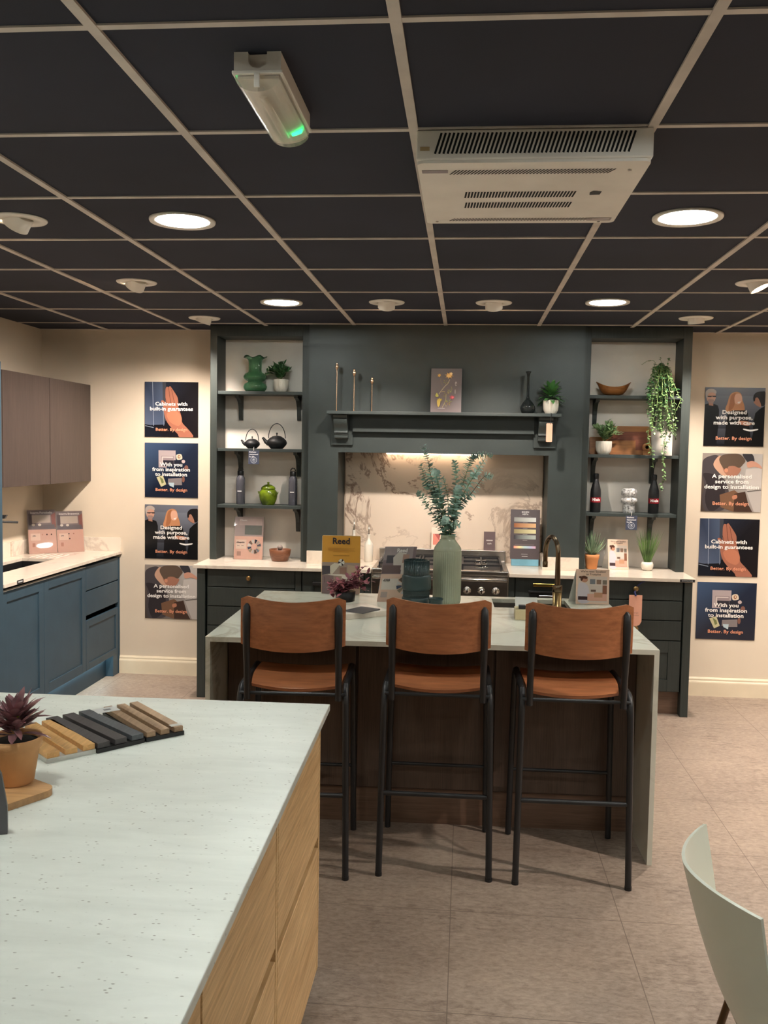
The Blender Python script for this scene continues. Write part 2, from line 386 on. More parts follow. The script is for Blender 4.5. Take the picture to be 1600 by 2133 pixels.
# ------------------------------------------------------------------ shelving towers
def tower(x0, x1, ix0, ix1, name, label, zs=(2.026, 1.640, 1.255)):
    t = thing(name, label, 'shelving unit', ((x0+x1)/2, 6.08, .881))
    y0, y1 = 6.08, YW-.001; z0, z1 = .881, ZC-.002
    m = MB(); m.box(x0, ix0, y0, y1, z0, z1); m.box(ix1, x1, y0, y1, z0, z1); m.box(ix0, ix1, y0, y1, 2.392, z1)
    obj('frame', m, 'greenw', t, bev=.002)
    m = MB(); m.box(ix0, ix1, 6.30, y1, z0, 2.392); obj('back_panel', m, 'alcove', t)
    for z in zs:
        m = MB(); m.box(ix0, ix1, 6.10, 6.30, z-.021, z); obj('shelf', m, 'green', t, bev=.0015)
        for xb in (ix0+.115 if x0 < 0 else ix0+.06, ix1-.058 if x0 < 0 else ix1-.135):
            m = MB(); fr = Fr((xb-.012, 6.30, z-.021), (0, -1, 0), (0, 0, 1))
            p = [(0, 0), (.15, 0), (.145, -.018)]+[(.145-.115*math.sin(a*math.pi/2/6)**.8*1.0, -.018-.115*(1-math.cos(a*math.pi/2/6))) for a in range(1, 7)]+[(.022, -.165), (0, -.17)]
            m.prism(fr, p, 0, .026*(-1 if fr.n.x < 0 else 1)); obj('bracket', m, 'greenw', t)
    return t
TL = tower(-1.735, -1.052, -1.688, -1.105, 'shelving_alcove', 'dark green shelving alcove left of the chimney, holding the teapots and green vase')
TR = tower(.747, 1.431, .792, 1.375, 'shelving_alcove', 'dark green shelving alcove right of the chimney, draped with the trailing plant')
# ------------------------------------------------------------------ mantel
t = thing('mantel_shelf', 'long dark green mantel shelf with scrolled brackets on the chimney breast', 'shelf', (-.158, CH, 1.66))
obj('shelf_board', MB().box(-.905, .592, 5.86, CH, 1.872, 1.892), 'green', t, bev=.002)
obj('fascia', MB().box(-.748, .432, 5.975, CH, 1.762, 1.872), 'green', t, bev=.001)
for x0 in (-.892, .430):
    c = obj('corbel', MB().box(x0, x0+.142, 6.0, CH, 1.674, 1.872), 'green', t, bev=.002)
    m = MB(); fr = Fr((x0+.026, 6.0, 1.872), (0, -1, 0), (0, 0, 1))
    p = catmull([(0, 0), (.10, 0), (.105, -.012), (.095, -.022), (.098, -.035), (.088, -.06), (.066, -.085), (.056, -.105), (.060, -.118)], 4, False)+[(.050, -.122), (.050, -.130), (.044, -.134), (.044, -.150), (.036, -.156), (0, -.156)]
    m.prism(fr, p, 0, .088*(-1 if fr.n.x < 0 else 1)); obj('scroll', m, 'green', c)
# ------------------------------------------------------------------ back base units
CT = .880
def shaker(m, fr, w, h, t=.02, rail=.075, rec=.007):
    m.fbox(fr, 0, rail, 0, h, -t, 0); m.fbox(fr, w-rail, w, 0, h, -t, 0); m.fbox(fr, rail, w-rail, 0, rail, -t, 0); m.fbox(fr, rail, w-rail, h-rail, h, -t, 0)
    m.fbox(fr, rail, w-rail, rail, h-rail, -t, -rec); return m
FY = 5.80
def knob(parent, x, z, y=FY, name='knob', mat='brass', r=.016):
    m = MB(); ax = Fr((x, y, z), (1, 0, 0), (0, 0, 1)); m.lathe([(r*.45, 0), (r*.45, .012), (r, .016), (r*1.05, .024), (r*.8, .029), (r*.2, .028)], (0, 0, 0), 24, axis=ax)
    return obj(name, m, mat, parent)
c = thing('base_cabinet', 'dark green base cabinet with four drawers under the left shelving alcove', 'cabinet', (-1.38, FY, 0))
obj('body', MB().box(-1.675, -1.05, FY+.02, YW-.02, .15, .856), 'greenw', c)
obj('end_panel', MB().box(-1.735, -1.682, FY-.01, YW-.02, .0, .856), 'greenw', c, bev=.0015)
obj('plinth', MB().box(-1.68, -1.05, FY+.06, FY+.08, 0, .15), 'greenw', c)
zz = [(.738, .850), (.611, .732), (.484, .605), (.155, .478)]
for i, (a, b) in enumerate(zz):
    d = obj('drawer', MB().fbox(front(-1.668, FY, a), 0, .578, 0, b-a, -.02, 0), 'greenw', c, bev=.002)
    if i == 0: knob(d, -1.391, .800)
obj('filler_strip', MB().box(-1.086, -1.048, FY, FY+.02, .15, .85), 'greenw', c)
c = thing('base_cabinet', 'dark green base cupboard just left of the steel range cooker', 'cabinet', (-.81, FY, 0))
obj('body', MB().box(-1.045, -.592, FY+.02, YW-.02, .15, .856), 'greenw', c)
obj('plinth', MB().box(-1.045, -.592, FY+.06, FY+.08, 0, .15), 'greenw', c)
m = MB(); shaker(m, front(-1.040, FY, .155), .40, .695); d = obj('door', m, 'greenw', c, bev=.0015)
m = MB(); m.fbox(front(-.97, FY, .765), 0, .11, 0, .025, 0, .03); obj('handle', m, 'blackp', d, bev=.005)
obj('filler_strip', MB().box(-.634, -.592, FY, FY+.02, .15, .85), 'greenw', c)
c = thing('base_cabinet', 'dark green cupboard with a gold bar handle right of the range cooker', 'cabinet', (.5, FY, 0))
obj('body', MB().box(.285, .715, FY+.02, YW-.02, .15, .856), 'greenw', c)
obj('plinth', MB().box(.285, .715, FY+.06, FY+.08, 0, .15), 'greenw', c)
obj('filler_strip', MB().box(.285, .322, FY, FY+.02, .15, .85), 'greenw', c)
d = obj('drawer', MB().fbox(front(.328, FY, .715), 0, .384, 0, .135, -.02, 0), 'greenw', c, bev=.002)
m = MB(); m.fbox(front(.436, FY, .803), 0, .150, 0, .020, .022, .034); m.fbox(front(.445, FY, .806), 0, .012, 0, .014, 0, .024); m.fbox(front(.565, FY, .806), 0, .012, 0, .014, 0, .024)
obj('handle', m, 'gold', d, bev=.002, label='polished gold bar handle')
m = MB(); m.fbox(front(.41, FY, .762), 0, .20, 0, .012, 0, .028); m.prism(front(.415, FY, .72), [(0, 0), (.19, 0), (.18, .042), (.01, .042)], 0, .006)
obj('handle', m, 'blackp', d, bev=.002, label='black ledge handle')
m = MB(); m.fbox(front(.475, FY, .737), 0, .1, 0, .009, .015, .024); m.fbox(front(.48, FY, .738), 0, .008, 0, .007, 0, .016); m.fbox(front(.562, FY, .738), 0, .008, 0, .007, 0, .016)
obj('handle', m, 'chrome', d, bev=.001, label='slim chrome bar handle')
m = MB(); shaker(m, front(.328, FY, .155), .384, .552); obj('door', m, 'greenw', c, bev=.0015)
c = thing('base_cabinet', 'dark green base cabinet with three drawers over a door under the right shelving alcove', 'cabinet', (1.06, FY, 0))
obj('body', MB().box(.72, 1.37, FY+.02, YW-.02, .15, .856), 'greenw', c)
obj('end_panel', MB().box(1.372, 1.420, FY-.01, YW-.02, .0, .856), 'greenw', c, bev=.0015)
obj('plinth', MB().box(.72, 1.372, FY+.06, FY+.08, 0, .155), 'darkx', c)
for i, (a, b) in enumerate([(.736, .850), (.611, .730), (.484, .605)]):
    d = obj('drawer', MB().fbox(front(.735, FY, a), 0, .628, 0, b-a, -.02, 0), 'greenw', c, bev=.002)
    if i == 0: knob(d, 1.074, .806)
    if i == 2: knob(d, 1.080, .556)
m = MB(); shaker(m, front(.735, FY, .158), .628, .320); d = obj('door', m, 'greenw', c, bev=.0015)
# worktops (continuous slabs either side of the cooker)
m = MB(); m.box(-1.755, -.592, 5.76, YW-.001, .858, CT); m.box(-1.05, OX0, CH-.018, CH, CT, .965); m.box(OX0, OX0+.02, CH-.018, 6.33, CT, .965)
w = obj('worktop', m, 'topw', bev=.0015); tag(w, 'pale stone worktop with upstand left of the range cooker', 'worktop')
m = MB(); m.box(.285, 1.432, 5.76, YW-.001, .858, CT); m.box(OX1-.001, .745, CH-.018, CH, CT, .965); m.box(OX1-.022, OX1-.001, CH-.018, 6.33, CT, .965)
w = obj('worktop', m, 'topw', bev=.0015); tag(w, 'pale stone worktop with upstand right of the range cooker', 'worktop')
m = MB(); m.fbox(front(1.335, 5.7598, .860), 0, .09, 0, .016, 0, .0006, col=(30, 30, 32))
o = obj('edge_label', m, 'print'); tag(o, 'small black label on the right worktop edge by the end panel', 'label')
text(o, ['QUARTZ STONE'], front(1.38, 5.7590, .865), .009, (200, 200, 200))
# ------------------------------------------------------------------ range cooker
c = thing('range_cooker', 'stainless steel range cooker with gas hob below the marble splashback', 'cooker', (-.155, 5.78, 0))
X0, X1 = -.588, .282
obj('body', MB().box(X0, X1, 5.79, 6.32, .09, .80), 'steel', c, bev=.003)
obj('plinth', MB().box(X0+.02, X1-.02, 5.84, 6.3, 0, .09), 'blackp', c)
obj('hob_top', MB().box(X0, X1, 5.76, 6.32, .862, .893), 'steel', c, bev=.006)
m = MB(); m.fbox(front(X0, 5.775, .700), 0, X1-X0, 0, .162, -.02, 0); pan = obj('control_panel', m, 'steel', c, bev=.003)
obj('rail', MB().tube([(X0+.01, 5.752, .835), (X1-.01, 5.752, .835)], .009, 12), 'chrome', pan)
for i in range(9):
    x = X0+.07+i*(.92)/10.2
    m = MB(); ax = Fr((x, 5.775, .765), (1, 0, 0), (0, 0, 1)); m.lathe([(.024, 0), (.024, .004), (.017, .006), (.016, .022), (.013, .028), (.001, .028)], (0, 0, 0), 20, axis=ax)
    m.fbox(Fr((x, 5.775, .765), (1, 0, 0), (0, 0, 1)), -.003, .003, -.016, .016, .026, .034); obj('knob', m, 'chrome', pan)
    m = MB(); ax = Fr((x, 5.7745, .765), (1, 0, 0), (0, 0, 1)); m.lathe([(.0275, 0), (.0275, .0006), (.001, .0006)], (0, 0, 0), 20, axis=ax); obj('knob_ring', m, 'blackp', pan)
for x0, x1 in ((X0+.01, -.155-.005), (-.155+.005, X1-.01)):
    d = obj('oven_door', MB().fbox(front(x0, 5.775, .12), 0, x1-x0, 0, .57, -.02, 0), 'steel', c, bev=.004)
    obj('window', MB().fbox(front(x0+.06, 5.774, .22), 0, x1-x0-.12, 0, .3, 0, .001), 'void', d)
    m = MB().tube([(x0+.04, 5.745, .655), (x1-.04, 5.745, .655)], .01, 10); m.tube([(x0+.05, 5.745, .655), (x0+.05, 5.775, .655)], .006, 8); m.tube([(x1-.05, 5.745, .655), (x1-.05, 5.775, .655)], .006, 8); obj('handle', m, 'chrome', d)
m = MB(); m.box(X0, X1, 6.285, 6.32, .893, .968); obj('backguard', m, 'steel', c, bev=.004)
m = MB(); m.box(X0+.03, X1-.03, 5.82, 6.26, .893, .895); obj('hob_well', m, 'iron', c)
for i in range(3):
    gx0 = X0+.04+i*.267; gx1 = gx0+.255
    for cy in (5.93, 6.15):
        m = MB(); m.lathe([(.045, .895), (.045, .905), (.036, .912), (.034, .918), (.001, .918)], ((gx0+gx1)/2, cy, 0), 24); obj('burner', m, 'chrome', c)
    m = MB()
    for y in (5.83, 6.04, 6.25): m.box(gx0, gx1, y-.005, y+.005, .915, .926)
    for x in (gx0+.005, (gx0+gx1)/2, gx1-.005): m.box(x-.005, x+.005, 5.83, 6.25, .915, .926)
    for x in (gx0+.005, gx1-.005):
        for y in (5.83, 6.25): m.box(x-.005, x+.005, y-.005, y+.005, .893, .918)
    obj('pan_support', m, 'iron', c)
# ------------------------------------------------------------------ posters
WH, OR = (232, 226, 220), (226, 150, 116)
def p_hand():
    B = (48, 507, 62, 538); S = []
    S.append(([(0, 0), (1, 0), (1, 1), (0, 1)], [(18, 20, 28), (26, 20, 22), (24, 22, 26), (40, 46, 62)]))
    S.append((px(B, [(48, 62), (222, 62), (220, 430), (48, 440)]), [(46, 54, 74), (74, 86, 108), (70, 82, 104), (86, 96, 118)]))
    S.append((px(B, [(112, 62), (117, 62), (127, 445), (122, 445)]), (132, 142, 160)))
    S.append((px(B, [(200, 62), (230, 62), (228, 400), (207, 400)]), (62, 64, 72)))
    S.append((px(B, [(205, 260), (211, 260), (214, 440), (209, 440)]), (112, 120, 136)))
    S.append((px(B, [(48, 430), (128, 442), (200, 538), (48, 538)]), (22, 26, 36)))
    S.append((px(B, [(50, 439), (125, 455), (125, 462), (50, 446)]), (120, 128, 140)))
    sk = (156, 100, 80)
    S.append((px(B, [(237, 104), (226, 130), (226, 200), (229, 258), (218, 232), (200, 220), (188, 232), (208, 280), (214, 330), (232, 395), (272, 452), (330, 510), (350, 538), (464, 538), (430, 478), (372, 415), (366, 372), (348, 310), (336, 270), (333, 205), (310, 160), (275, 108), (264, 98), (252, 108)], 3), sk))
    S.append((px(B, [(240, 330), (300, 310), (352, 340), (366, 400), (340, 440), (280, 420), (245, 375)], 4), (178, 114, 88)))
    for a, b in (((252, 108), (272, 250)), ((278, 125), (306, 255)), ((226, 200), (240, 262))):
        S.append((px(B, [(a[0]-1.5, a[1]), (a[0]+1.5, a[1]), (b[0]+2, b[1]), (b[0]-2, b[1])]), (96, 54, 42)))
    return B, S, (['Cabinets with', 'built-in guarantees'], 276), (277, 278, 488)
def p_insp():
    B = (50, 505, 588, 1058); S = []
    S.append(([(0, 0), (1, 0), (1, 1), (0, 1)], [(24, 30, 46), (24, 28, 42), (30, 38, 56), (62, 82, 112)]))
    S.append((px(B, [(167, 652), (313, 652), (313, 735), (240, 735), (235, 800), (168, 800)]), (168, 154, 154)))
    S.append((px(B, [(190, 700), (300, 700), (300, 760), (200, 790)]), (142, 128, 130)))
    S.append((px(B, [(196, 706), (292, 706), (292, 716), (206, 716), (206, 770), (196, 770)]), (196, 182, 178)))
    S.append((px(B, [(206, 738), (298, 738), (298, 790), (206, 790)]), (44, 42, 50)))
    S.append((px(B, [(300, 738), (372, 738), (372, 800), (300, 800)]), (34, 36, 46)))
    S.append((px(B, [(320, 690), (360, 684), (370, 722), (338, 732), (322, 724)], 4), (206, 190, 168)))
    S.append((px(B, ell(343, 706, 12, 15)), (140, 88, 56))); S.append((px(B, ell(344, 705, 5, 8)), (226, 210, 186)))
    S.append((px(B, ell(380, 746, 15, 15)), (186, 168, 166))); S.append((px(B, ell(405, 800, 17, 22)), (122, 86, 76)))
    S.append((px(B, ell(380, 900, 12, 26)), (120, 82, 70)))
    S.append((px(B, [(150, 885), (204, 868), (234, 945), (190, 968)]), (186, 180, 142)))
    S.append((px(B, [(176, 880), (206, 900), (214, 930), (196, 940)]), (112, 118, 74)))
    S.append((px(B, [(250, 895), (366, 888), (369, 950), (300, 952), (248, 945)]), (124, 116, 116)))
    S.append((px(B, [(256, 930), (302, 930), (298, 972), (262, 955)]), (170, 188, 196)))
    return B, S, (['With you', 'from inspiration', 'to installation'], 797), (277, 278, 1006)
def p_people():
    B = (51, 504, 1107, 1577); S = []
    S.append(([(0, 0), (1, 0), (1, 1), (0, 1)], [(18, 18, 22), (20, 20, 24), (112, 116, 128), (98, 102, 112)]))
    S.append(([(0, .3), (1, .3), (1, .86), (0, .86)], [(36, 36, 42), (44, 44, 52), (118, 122, 134), (100, 104, 114)]))
    S.append((px(B, [(51, 1246), (78, 1236), (102, 1250), (122, 1240), (150, 1252), (162, 1290), (160, 1400), (150, 1577), (51, 1577)]), [(16, 16, 19)]*9))
    S.append((px(B, ell(97, 1180, 36, 52)), (192, 148, 128))); S.append((px(B, [(78, 1216), (112, 1222), (116, 1256), (82, 1250)]), (160, 116, 98)))
    S.append((px(B, [(60, 1190), (54, 1150), (70, 1124), (104, 1118), (132, 1134), (132, 1158), (104, 1148), (76, 1158), (68, 1190)], 4), (172, 160, 152)))
    S.append((px(B, [(66, 1176), (136, 1173), (134, 1186), (112, 1185), (104, 1179), (96, 1186), (74, 1185)]), (52, 44, 46)))
    S.append((px(B, [(76, 1204), (118, 1206), (114, 1232), (94, 1236), (78, 1226)], 4), (150, 124, 116)))
    S.append((px(B, [(252, 1152), (290, 1140), (322, 1158), (332, 1200), (352, 1262), (346, 1300), (300, 1310), (230, 1308), (208, 1280), (222, 1230), (234, 1180)], 4), (186, 130, 92)))
    S.append((px(B, ell(300, 1198, 32, 44, a0=.2)), (214, 164, 138))); S.append((px(B, [(296, 1222), (322, 1216), (314, 1232), (302, 1234)]), (236, 220, 210)))
    S.append((px(B, [(250, 1170), (280, 1150), (272, 1190), (276, 1240), (258, 1280), (232, 1290), (238, 1230)], 4), (160, 104, 70)))
    S.append((px(B, [(226, 1302), (262, 1290), (352, 1288), (378, 1310), (386, 1390), (400, 1450), (412, 1577), (210, 1577), (218, 1400)]), (20, 18, 20)))
    S.append((px(B, [(418, 1215), (416, 1170), (440, 1142), (480, 1136), (504, 1146), (504, 1240), (470, 1250), (452, 1216)], 4), (26, 22, 24)))
    S.append((px(B, [(430, 1190), (448, 1186), (470, 1230), (474, 1262), (444, 1250), (428, 1236), (418, 1224), (428, 1208)], 3), (166, 118, 98)))
    S.append((px(B, [(504, 1250), (466, 1276), (434, 1310), (420, 1400), (424, 1470), (404, 1577), (504, 1577)]), (14, 14, 16)))
    S.append((px(B, [(300, 1385), (330, 1372), (392, 1380), (410, 1398), (380, 1410), (330, 1402)], 4), (186, 132, 108)))
    S.append((px(B, [(350, 1435), (400, 1442), (456, 1436), (454, 1446), (402, 1456), (356, 1446)], 3), (232, 228, 224)))
    return B, S, (['Designed', 'with purpose,', 'made with care'], 1328), (277, 278, 1528)
def p_fit():
    B = (51, 500, 1626, 2095); S = []
    S.append(([(0, 0), (1, 0), (1, 1), (0, 1)], [(60, 48, 42), (150, 140, 134), (190, 184, 178), (96, 84, 78)]))
    S.append((px(B, [(51, 1626), (180, 1626), (130, 1700), (51, 1760)]), (142, 132, 124)))
    S.append((px(B, [(380, 1750), (500, 1740), (500, 1900), (400, 1930), (370, 1860)]), (190, 182, 176)))
    S.append((px(B, [(392, 1935), (500, 1925), (500, 2095), (452, 2095), (420, 2010)]), (176, 168, 162)))
    S.append((px(B, [(396, 1925), (500, 1912), (500, 1920), (398, 1934)]), (100, 94, 90)))
    S.append((px(B, [(51, 1700), (80, 1660), (150, 1640), (190, 1670), (150, 1730), (190, 1800), (230, 1850), (260, 1950), (240, 2060), (180, 2095), (90, 2095), (60, 2000), (70, 1880), (51, 1800)], 4), (70, 64, 66)))
    S.append((px(B, [(60, 1790), (150, 1800), (210, 1860), (230, 1960), (190, 2060), (120, 2095), (80, 2000), (90, 1880)], 4), (50, 44, 46)))
    S.append((px(B, [(160, 1660), (190, 1650), (230, 1740), (262, 1790), (240, 1812), (196, 1796), (150, 1750), (134, 1710)], 4), (190, 150, 126)))
    S.append((px(B, [(200, 1700), (260, 1690), (330, 1740), (344, 1750), (324, 1790), (290, 1812), (250, 1808), (214, 1770)], 4), (158, 110, 90)))
    S.append((px(B, [(176, 1680), (200, 1640), (260, 1628), (330, 1632), (372, 1680), (356, 1712), (330, 1740), (290, 1726), (250, 1730), (236, 1752), (212, 1748)], 4), (92, 76, 64)))
    S.append((px(B, ell(232, 1762, 14, 17)), (196, 134, 106)))
    S.append((px(B, [(350, 1626), (420, 1626), (440, 1690), (400, 1700), (370, 1670)], 3), (56, 54, 58)))
    S.append((px(B, [(388, 1694), (430, 1684), (480, 1712), (500, 1744), (470, 1736), (438, 1730), (398, 1738), (384, 1720)], 4), (196, 146, 124)))
    S.append((px(B, [(190, 1960), (300, 1920), (350, 1960), (370, 2040), (300, 2095), (200, 2060)]), (112, 82, 62)))
    S.append((px(B, [(300, 1950), (380, 1930), (410, 2040), (440, 2095), (300, 2095)]), (66, 48, 40)))
    S.append((px(B, [(284, 1970), (316, 1958), (322, 1984), (292, 1996)], 3), (176, 118, 92)))
    return B, S, (['A personalised', 'service from', 'design to installation'], 1836), (277, 274, 2044)
POST = {'hand': (p_hand, 'a hand on a dark door'), 'insp': (p_insp, 'a sink and swatches on navy'), 'people': (p_people, 'three people in black tops'), 'fit': (p_fit, 'a man bending over a drawer')}
def poster(x0, ztop, kind, label, grp, w=.388, tilt=0):
    B, S, (ln, y), (cx, cx2, yb) = POST[kind][0]()
    fr = Fr((x0, YW-.005, ztop-w), (math.cos(tilt), 0, math.sin(tilt)), (-math.sin(tilt), 0, math.cos(tilt)))
    m = MB(); printed(m, fr, w, w, .0035, S)
    o = obj('poster', m, 'gloss', origin=(x0+w/2, YW-.005, ztop-w)); tag(o, label, 'poster', grp)
    k = w/(B[1]-B[0]); f2 = Fr(fr((cx-B[0])*k, (B[3]-y)*k, .0022), fr.r, fr.u)
    text(o, ln, f2, 38*k*1.12, WH, bold=.024, lead=.96, width=1.17)
    f2 = Fr(fr((cx2-B[0])*k, (B[3]-yb)*k, .0022), fr.r, fr.u); text(o, ['Better. By design'], f2, 33*k*1.12, OR, bold=.012, width=1.08)
for x0, zs, kinds, side_, grp in ((-2.284, (2.100, 1.670, 1.229, .796), ('hand', 'insp', 'people', 'fit'), 'left', 'posters on the wall left of the shelving'),
                                  (1.588, (2.102, 1.661, 1.220, .786), ('people', 'fit', 'hand', 'insp'), 'right', 'posters on the wall right of the shelving')):
    for i, (z, kd) in enumerate(zip(zs, kinds)):
        w = ('topmost', 'second down', 'third down', 'lowest')[i]
        poster(x0, z, kd, f'square poster of {POST[kd][1]}, {w} on the {side_}', grp, .388 if side_ == 'left' else .392)
# ------------------------------------------------------------------ left blue kitchen run
XB = -2.475
def lunit(y0, y1, label, kind):
    c = thing('base_cabinet', label, 'cabinet', (XB-.3, (y0+y1)/2, 0))
    obj('body', MB().box(XL+.01, XB-.022, y0, y1, .15, .68), 'blue', c)
    g = .002
    if kind == 'door':
        m = MB(); shaker(m, side(XB, y0+g, .150), y1-y0-2*g, .692, rail=.06); obj('door', m, 'blue', c, bev=.0015)
        m = MB(); m.box(XB-.024, XB+.001, y0+g, y1-g, .8425, .8455); obj('edge_trim', m, 'white', c)
    else:
        for a, b in ((.686, .845), (.520, .678)):
            obj('drawer', MB().fbox(side(XB, y0+g, a), 0, y1-y0-2*g, 0, b-a, -.02, 0), 'blue', c, bev=.0015)
        obj('finger_channel', MB().box(XB-.04, XB-.022, y0+g, y1-g, .478, .522), 'void', c)
        m = MB(); shaker(m, side(XB, y0+g, .150), y1-y0-2*g, .334, rail=.045); obj('drawer', m, 'blue', c, bev=.0015)
    obj('plinth', MB().box(XB-.07, XB-.055, y0, y1, 0, .15), 'blue', c)
    return c
c = lunit(5.765, 6.325, 'petrol blue unit with two plain drawers over a framed one, nearest the back wall', 'drawer')
obj('end_panel', MB().box(XL+.01, XB+.004, 6.328, 6.346, 0, .845), 'blue', c, bev=.001)
obj('plinth_return', MB().box(XB-.055, XB-.002, 6.23, 6.328, 0, .15), 'blue', c)
lunit(5.165, 5.765, 'petrol blue cupboard with a framed door beside the blue drawer unit', 'door')
lunit(4.665, 5.165, 'petrol blue cupboard with a framed door beside the tall blue panel', 'door')
m = MB(); m.box(XB-.050, XB-.028, 4.7, 6.2, .142, .1495); o = obj('plinth_light', m, 'ledc'); tag(o, 'cool blue glowing light strip under the petrol blue cabinets', 'light')
m = MB(); m.box(XB-.05, XB-.03, 4.665, 6.325, .80, .867); o = obj('handle_channel', m, 'void'); tag(o, 'dark handle channel running under the left pale worktop', 'channel')
# worktop with sink cut-out
WT = .888; SX0, SX1, SY0, SY1 = -2.93, -2.70, 5.02, 5.80
m = MB()
for a in ((XL, XB+.02, SY1, 6.347), (XL, XB+.02, 4.665, SY0), (XL, SX0, SY0, SY1), (SX1, XB+.02, SY0, SY1)): m.box(a[0], a[1], a[2], a[3], WT-.02, WT)
m.box(XL, -2.46, 6.332, 6.348, WT, .985); m.box(XL, XL+.016, 5.86, 6.332, WT, .985); m.box(XL, XL+.016, 4.665, 5.84, WT, .985)
w = obj('worktop', m, 'topw', bev=.001); tag(w, 'pale worktop with upstand and undermounted sink on the blue cabinets', 'worktop')
for i in range(5):
    x = -2.90+.045*i; obj('drainer_groove', MB().box(x, x+.008, 5.84, 6.05, WT-.0005, WT+.0006), 'white', w)
s = thing('sink', 'black undermounted sink in the left pale worktop', 'sink', ((SX0+SX1)/2, 5.4, .7))
m = MB(); m.box(SX0-.01, SX0, SY0, SY1, .70, WT-.021); m.box(SX1, SX1+.01, SY0, SY1, .70, WT-.021); m.box(SX0, SX1, SY0-.01, SY0, .70, WT-.021); m.box(SX0, SX1, SY1, SY1+.01, .70, WT-.021); m.box(SX0-.01, SX1+.01, SY0-.01, SY1+.01, .69, .70)
obj('bowl', m, 'blackp', s); obj('rim', MB().tube([(SX0+.01, SY0+.2, WT-.03), (SX1-.01, SY0+.2, WT-.03)], .006, 8), 'steel', s)
obj('waste', MB().lathe([(.035, .701), (.035, .704), (.001, .704)], ((SX0+SX1)/2, 5.55, 0), 20), 'steel', s)
t = thing('tap', 'black kitchen tap with slim flat spout at the left edge', 'tap', (-2.99, 5.25, WT))
m = MB().lathe([(.024, WT), (.024, WT+.30), (.001, WT+.30)], (-2.985, 5.22, 0), 20); obj('body', m, 'black', t)
a = PY(5, 1087, 5.24); e = PY(38, 1088, 5.36)
m = MB().tube([(-2.985, 5.22, a.z), tuple(e)], .0065, 8); obj('spout', m, 'black', t)
a = PY(2, 1076, 5.2); m = MB(); m.prism(Fr(tuple(a), (1, .15, 0), (0, 0, 1)), [(-.14, -.004), (-.01, -.008), (.024, -.012), (.036, .009), (.0, .009), (-.14, .002)], -.014, .014); obj('lever', m, 'black', t, bev=.001)
s = obj('edge_label', printed(MB(), Fr((XB+.0205, 4.80, WT-.019), (0, 1, 0), (0, 0, 1)), .075, .022, .0005, [([(0, 0), (1, 0), (1, 1), (0, 1)], (34, 32, 34)), ([(.2, .35), (.85, .35), (.85, .7), (.2, .7)], (200, 200, 200))]), 'print')
tag(s, 'small black label stuck on the front edge of the left worktop', 'label')
# tall blue housing at the picture's left edge
o = obj('tall_end_panel', MB().box(XL+.01, -2.452, 4.58, 4.645, 0, 2.075), 'blue', bev=.001); tag(o, 'tall petrol blue end panel at the near end of the blue cabinets', 'panel')
# brown wall cabinets
for i, (y0, y1, lb) in enumerate(((5.705, 6.345, 'dark brown wood wall cabinet door, nearest the back wall'), (5.095, 5.700, 'dark brown wood wall cabinet, in the middle of the row'), (4.655, 5.090, 'dark brown wood wall cabinet beside the tall blue panel'))):
    c = thing('wall_cabinet', lb.replace(' door,', ','), 'cabinet', (-2.86, (y0+y1)/2, 1.39))
    obj('body', MB().box(XL+.002, -2.705, y0, y1, 1.395, 2.068), 'brown', c)
    obj('door', MB().fbox(side(-2.683, y0+.0015, 1.388), 0, y1-y0-.003, 0, .684, -.02, 0), 'brown', c, bev=.001)
# ------------------------------------------------------------------ island
IR = R(1.5); IO = (-1.041, 3.592, 0); ITZ = .874
def IL(x, y, z=0): return V((IO[0]+x*math.cos(IR)-y*math.sin(IR), IO[1]+x*math.sin(IR)+y*math.cos(IR), z))
W, Dp = 1.818, 1.238
t = thing('island_worktop', 'pale marble waterfall worktop of the central island', 'worktop', IO, IR)
SKX, SKY = 1.36, .92
m = MB()
for a in ((0, W, 0, .90), (0, W, 1.17, Dp), (0, 1.22, .90, 1.17), (1.60, W, .90, 1.17)): m.box(a[0], a[1], a[2], a[3], ITZ-.02, ITZ)
obj('top', m, 'islm', t, local=True)
for x in (0, W-.02): obj('side_panel', MB().box(x, x+.02, 0, Dp, 0, ITZ-.0201), 'islm', t, local=True, bev=.0008)
m = MB()
for a in ((1.21, 1.22, .9, 1.17), (1.60, 1.61, .9, 1.17), (1.21, 1.61, .89, .9), (1.21, 1.61, 1.17, 1.18)): m.box(a[0], a[1], a[2], a[3], .68, ITZ-.021)
m.box(1.21, 1.61, .89, 1.18, .67, .68); s = obj('sink', m, 'steel'); s.location = IO; s.rotation_euler = (0, 0, IR); tag(s, 'steel sink bowl set into the far side of the island', 'sink')
c = thing('island_cabinet', 'dark walnut panelled base of the central island behind the stools', 'cabinet', IO, IR)
obj('body', MB().box(.022, W-.022, .321, Dp-.05, .155, .666), 'darkw', c, local=True)
obj('upper_body', MB().box(.022, W-.022, .321, .80, .667, ITZ-.022), 'darkw', c, local=True)
for x0, x1 in ((.024, .588), (.600, 1.188), (1.196, 1.796)): obj('panel', MB().box(x0, x1, .301, .320, .165, .852), 'darkw', c, local=True, bev=.002)
obj('plinth', MB().box(.022, W-.022, .322, .345, 0, .154), 'darkx', c, local=True)
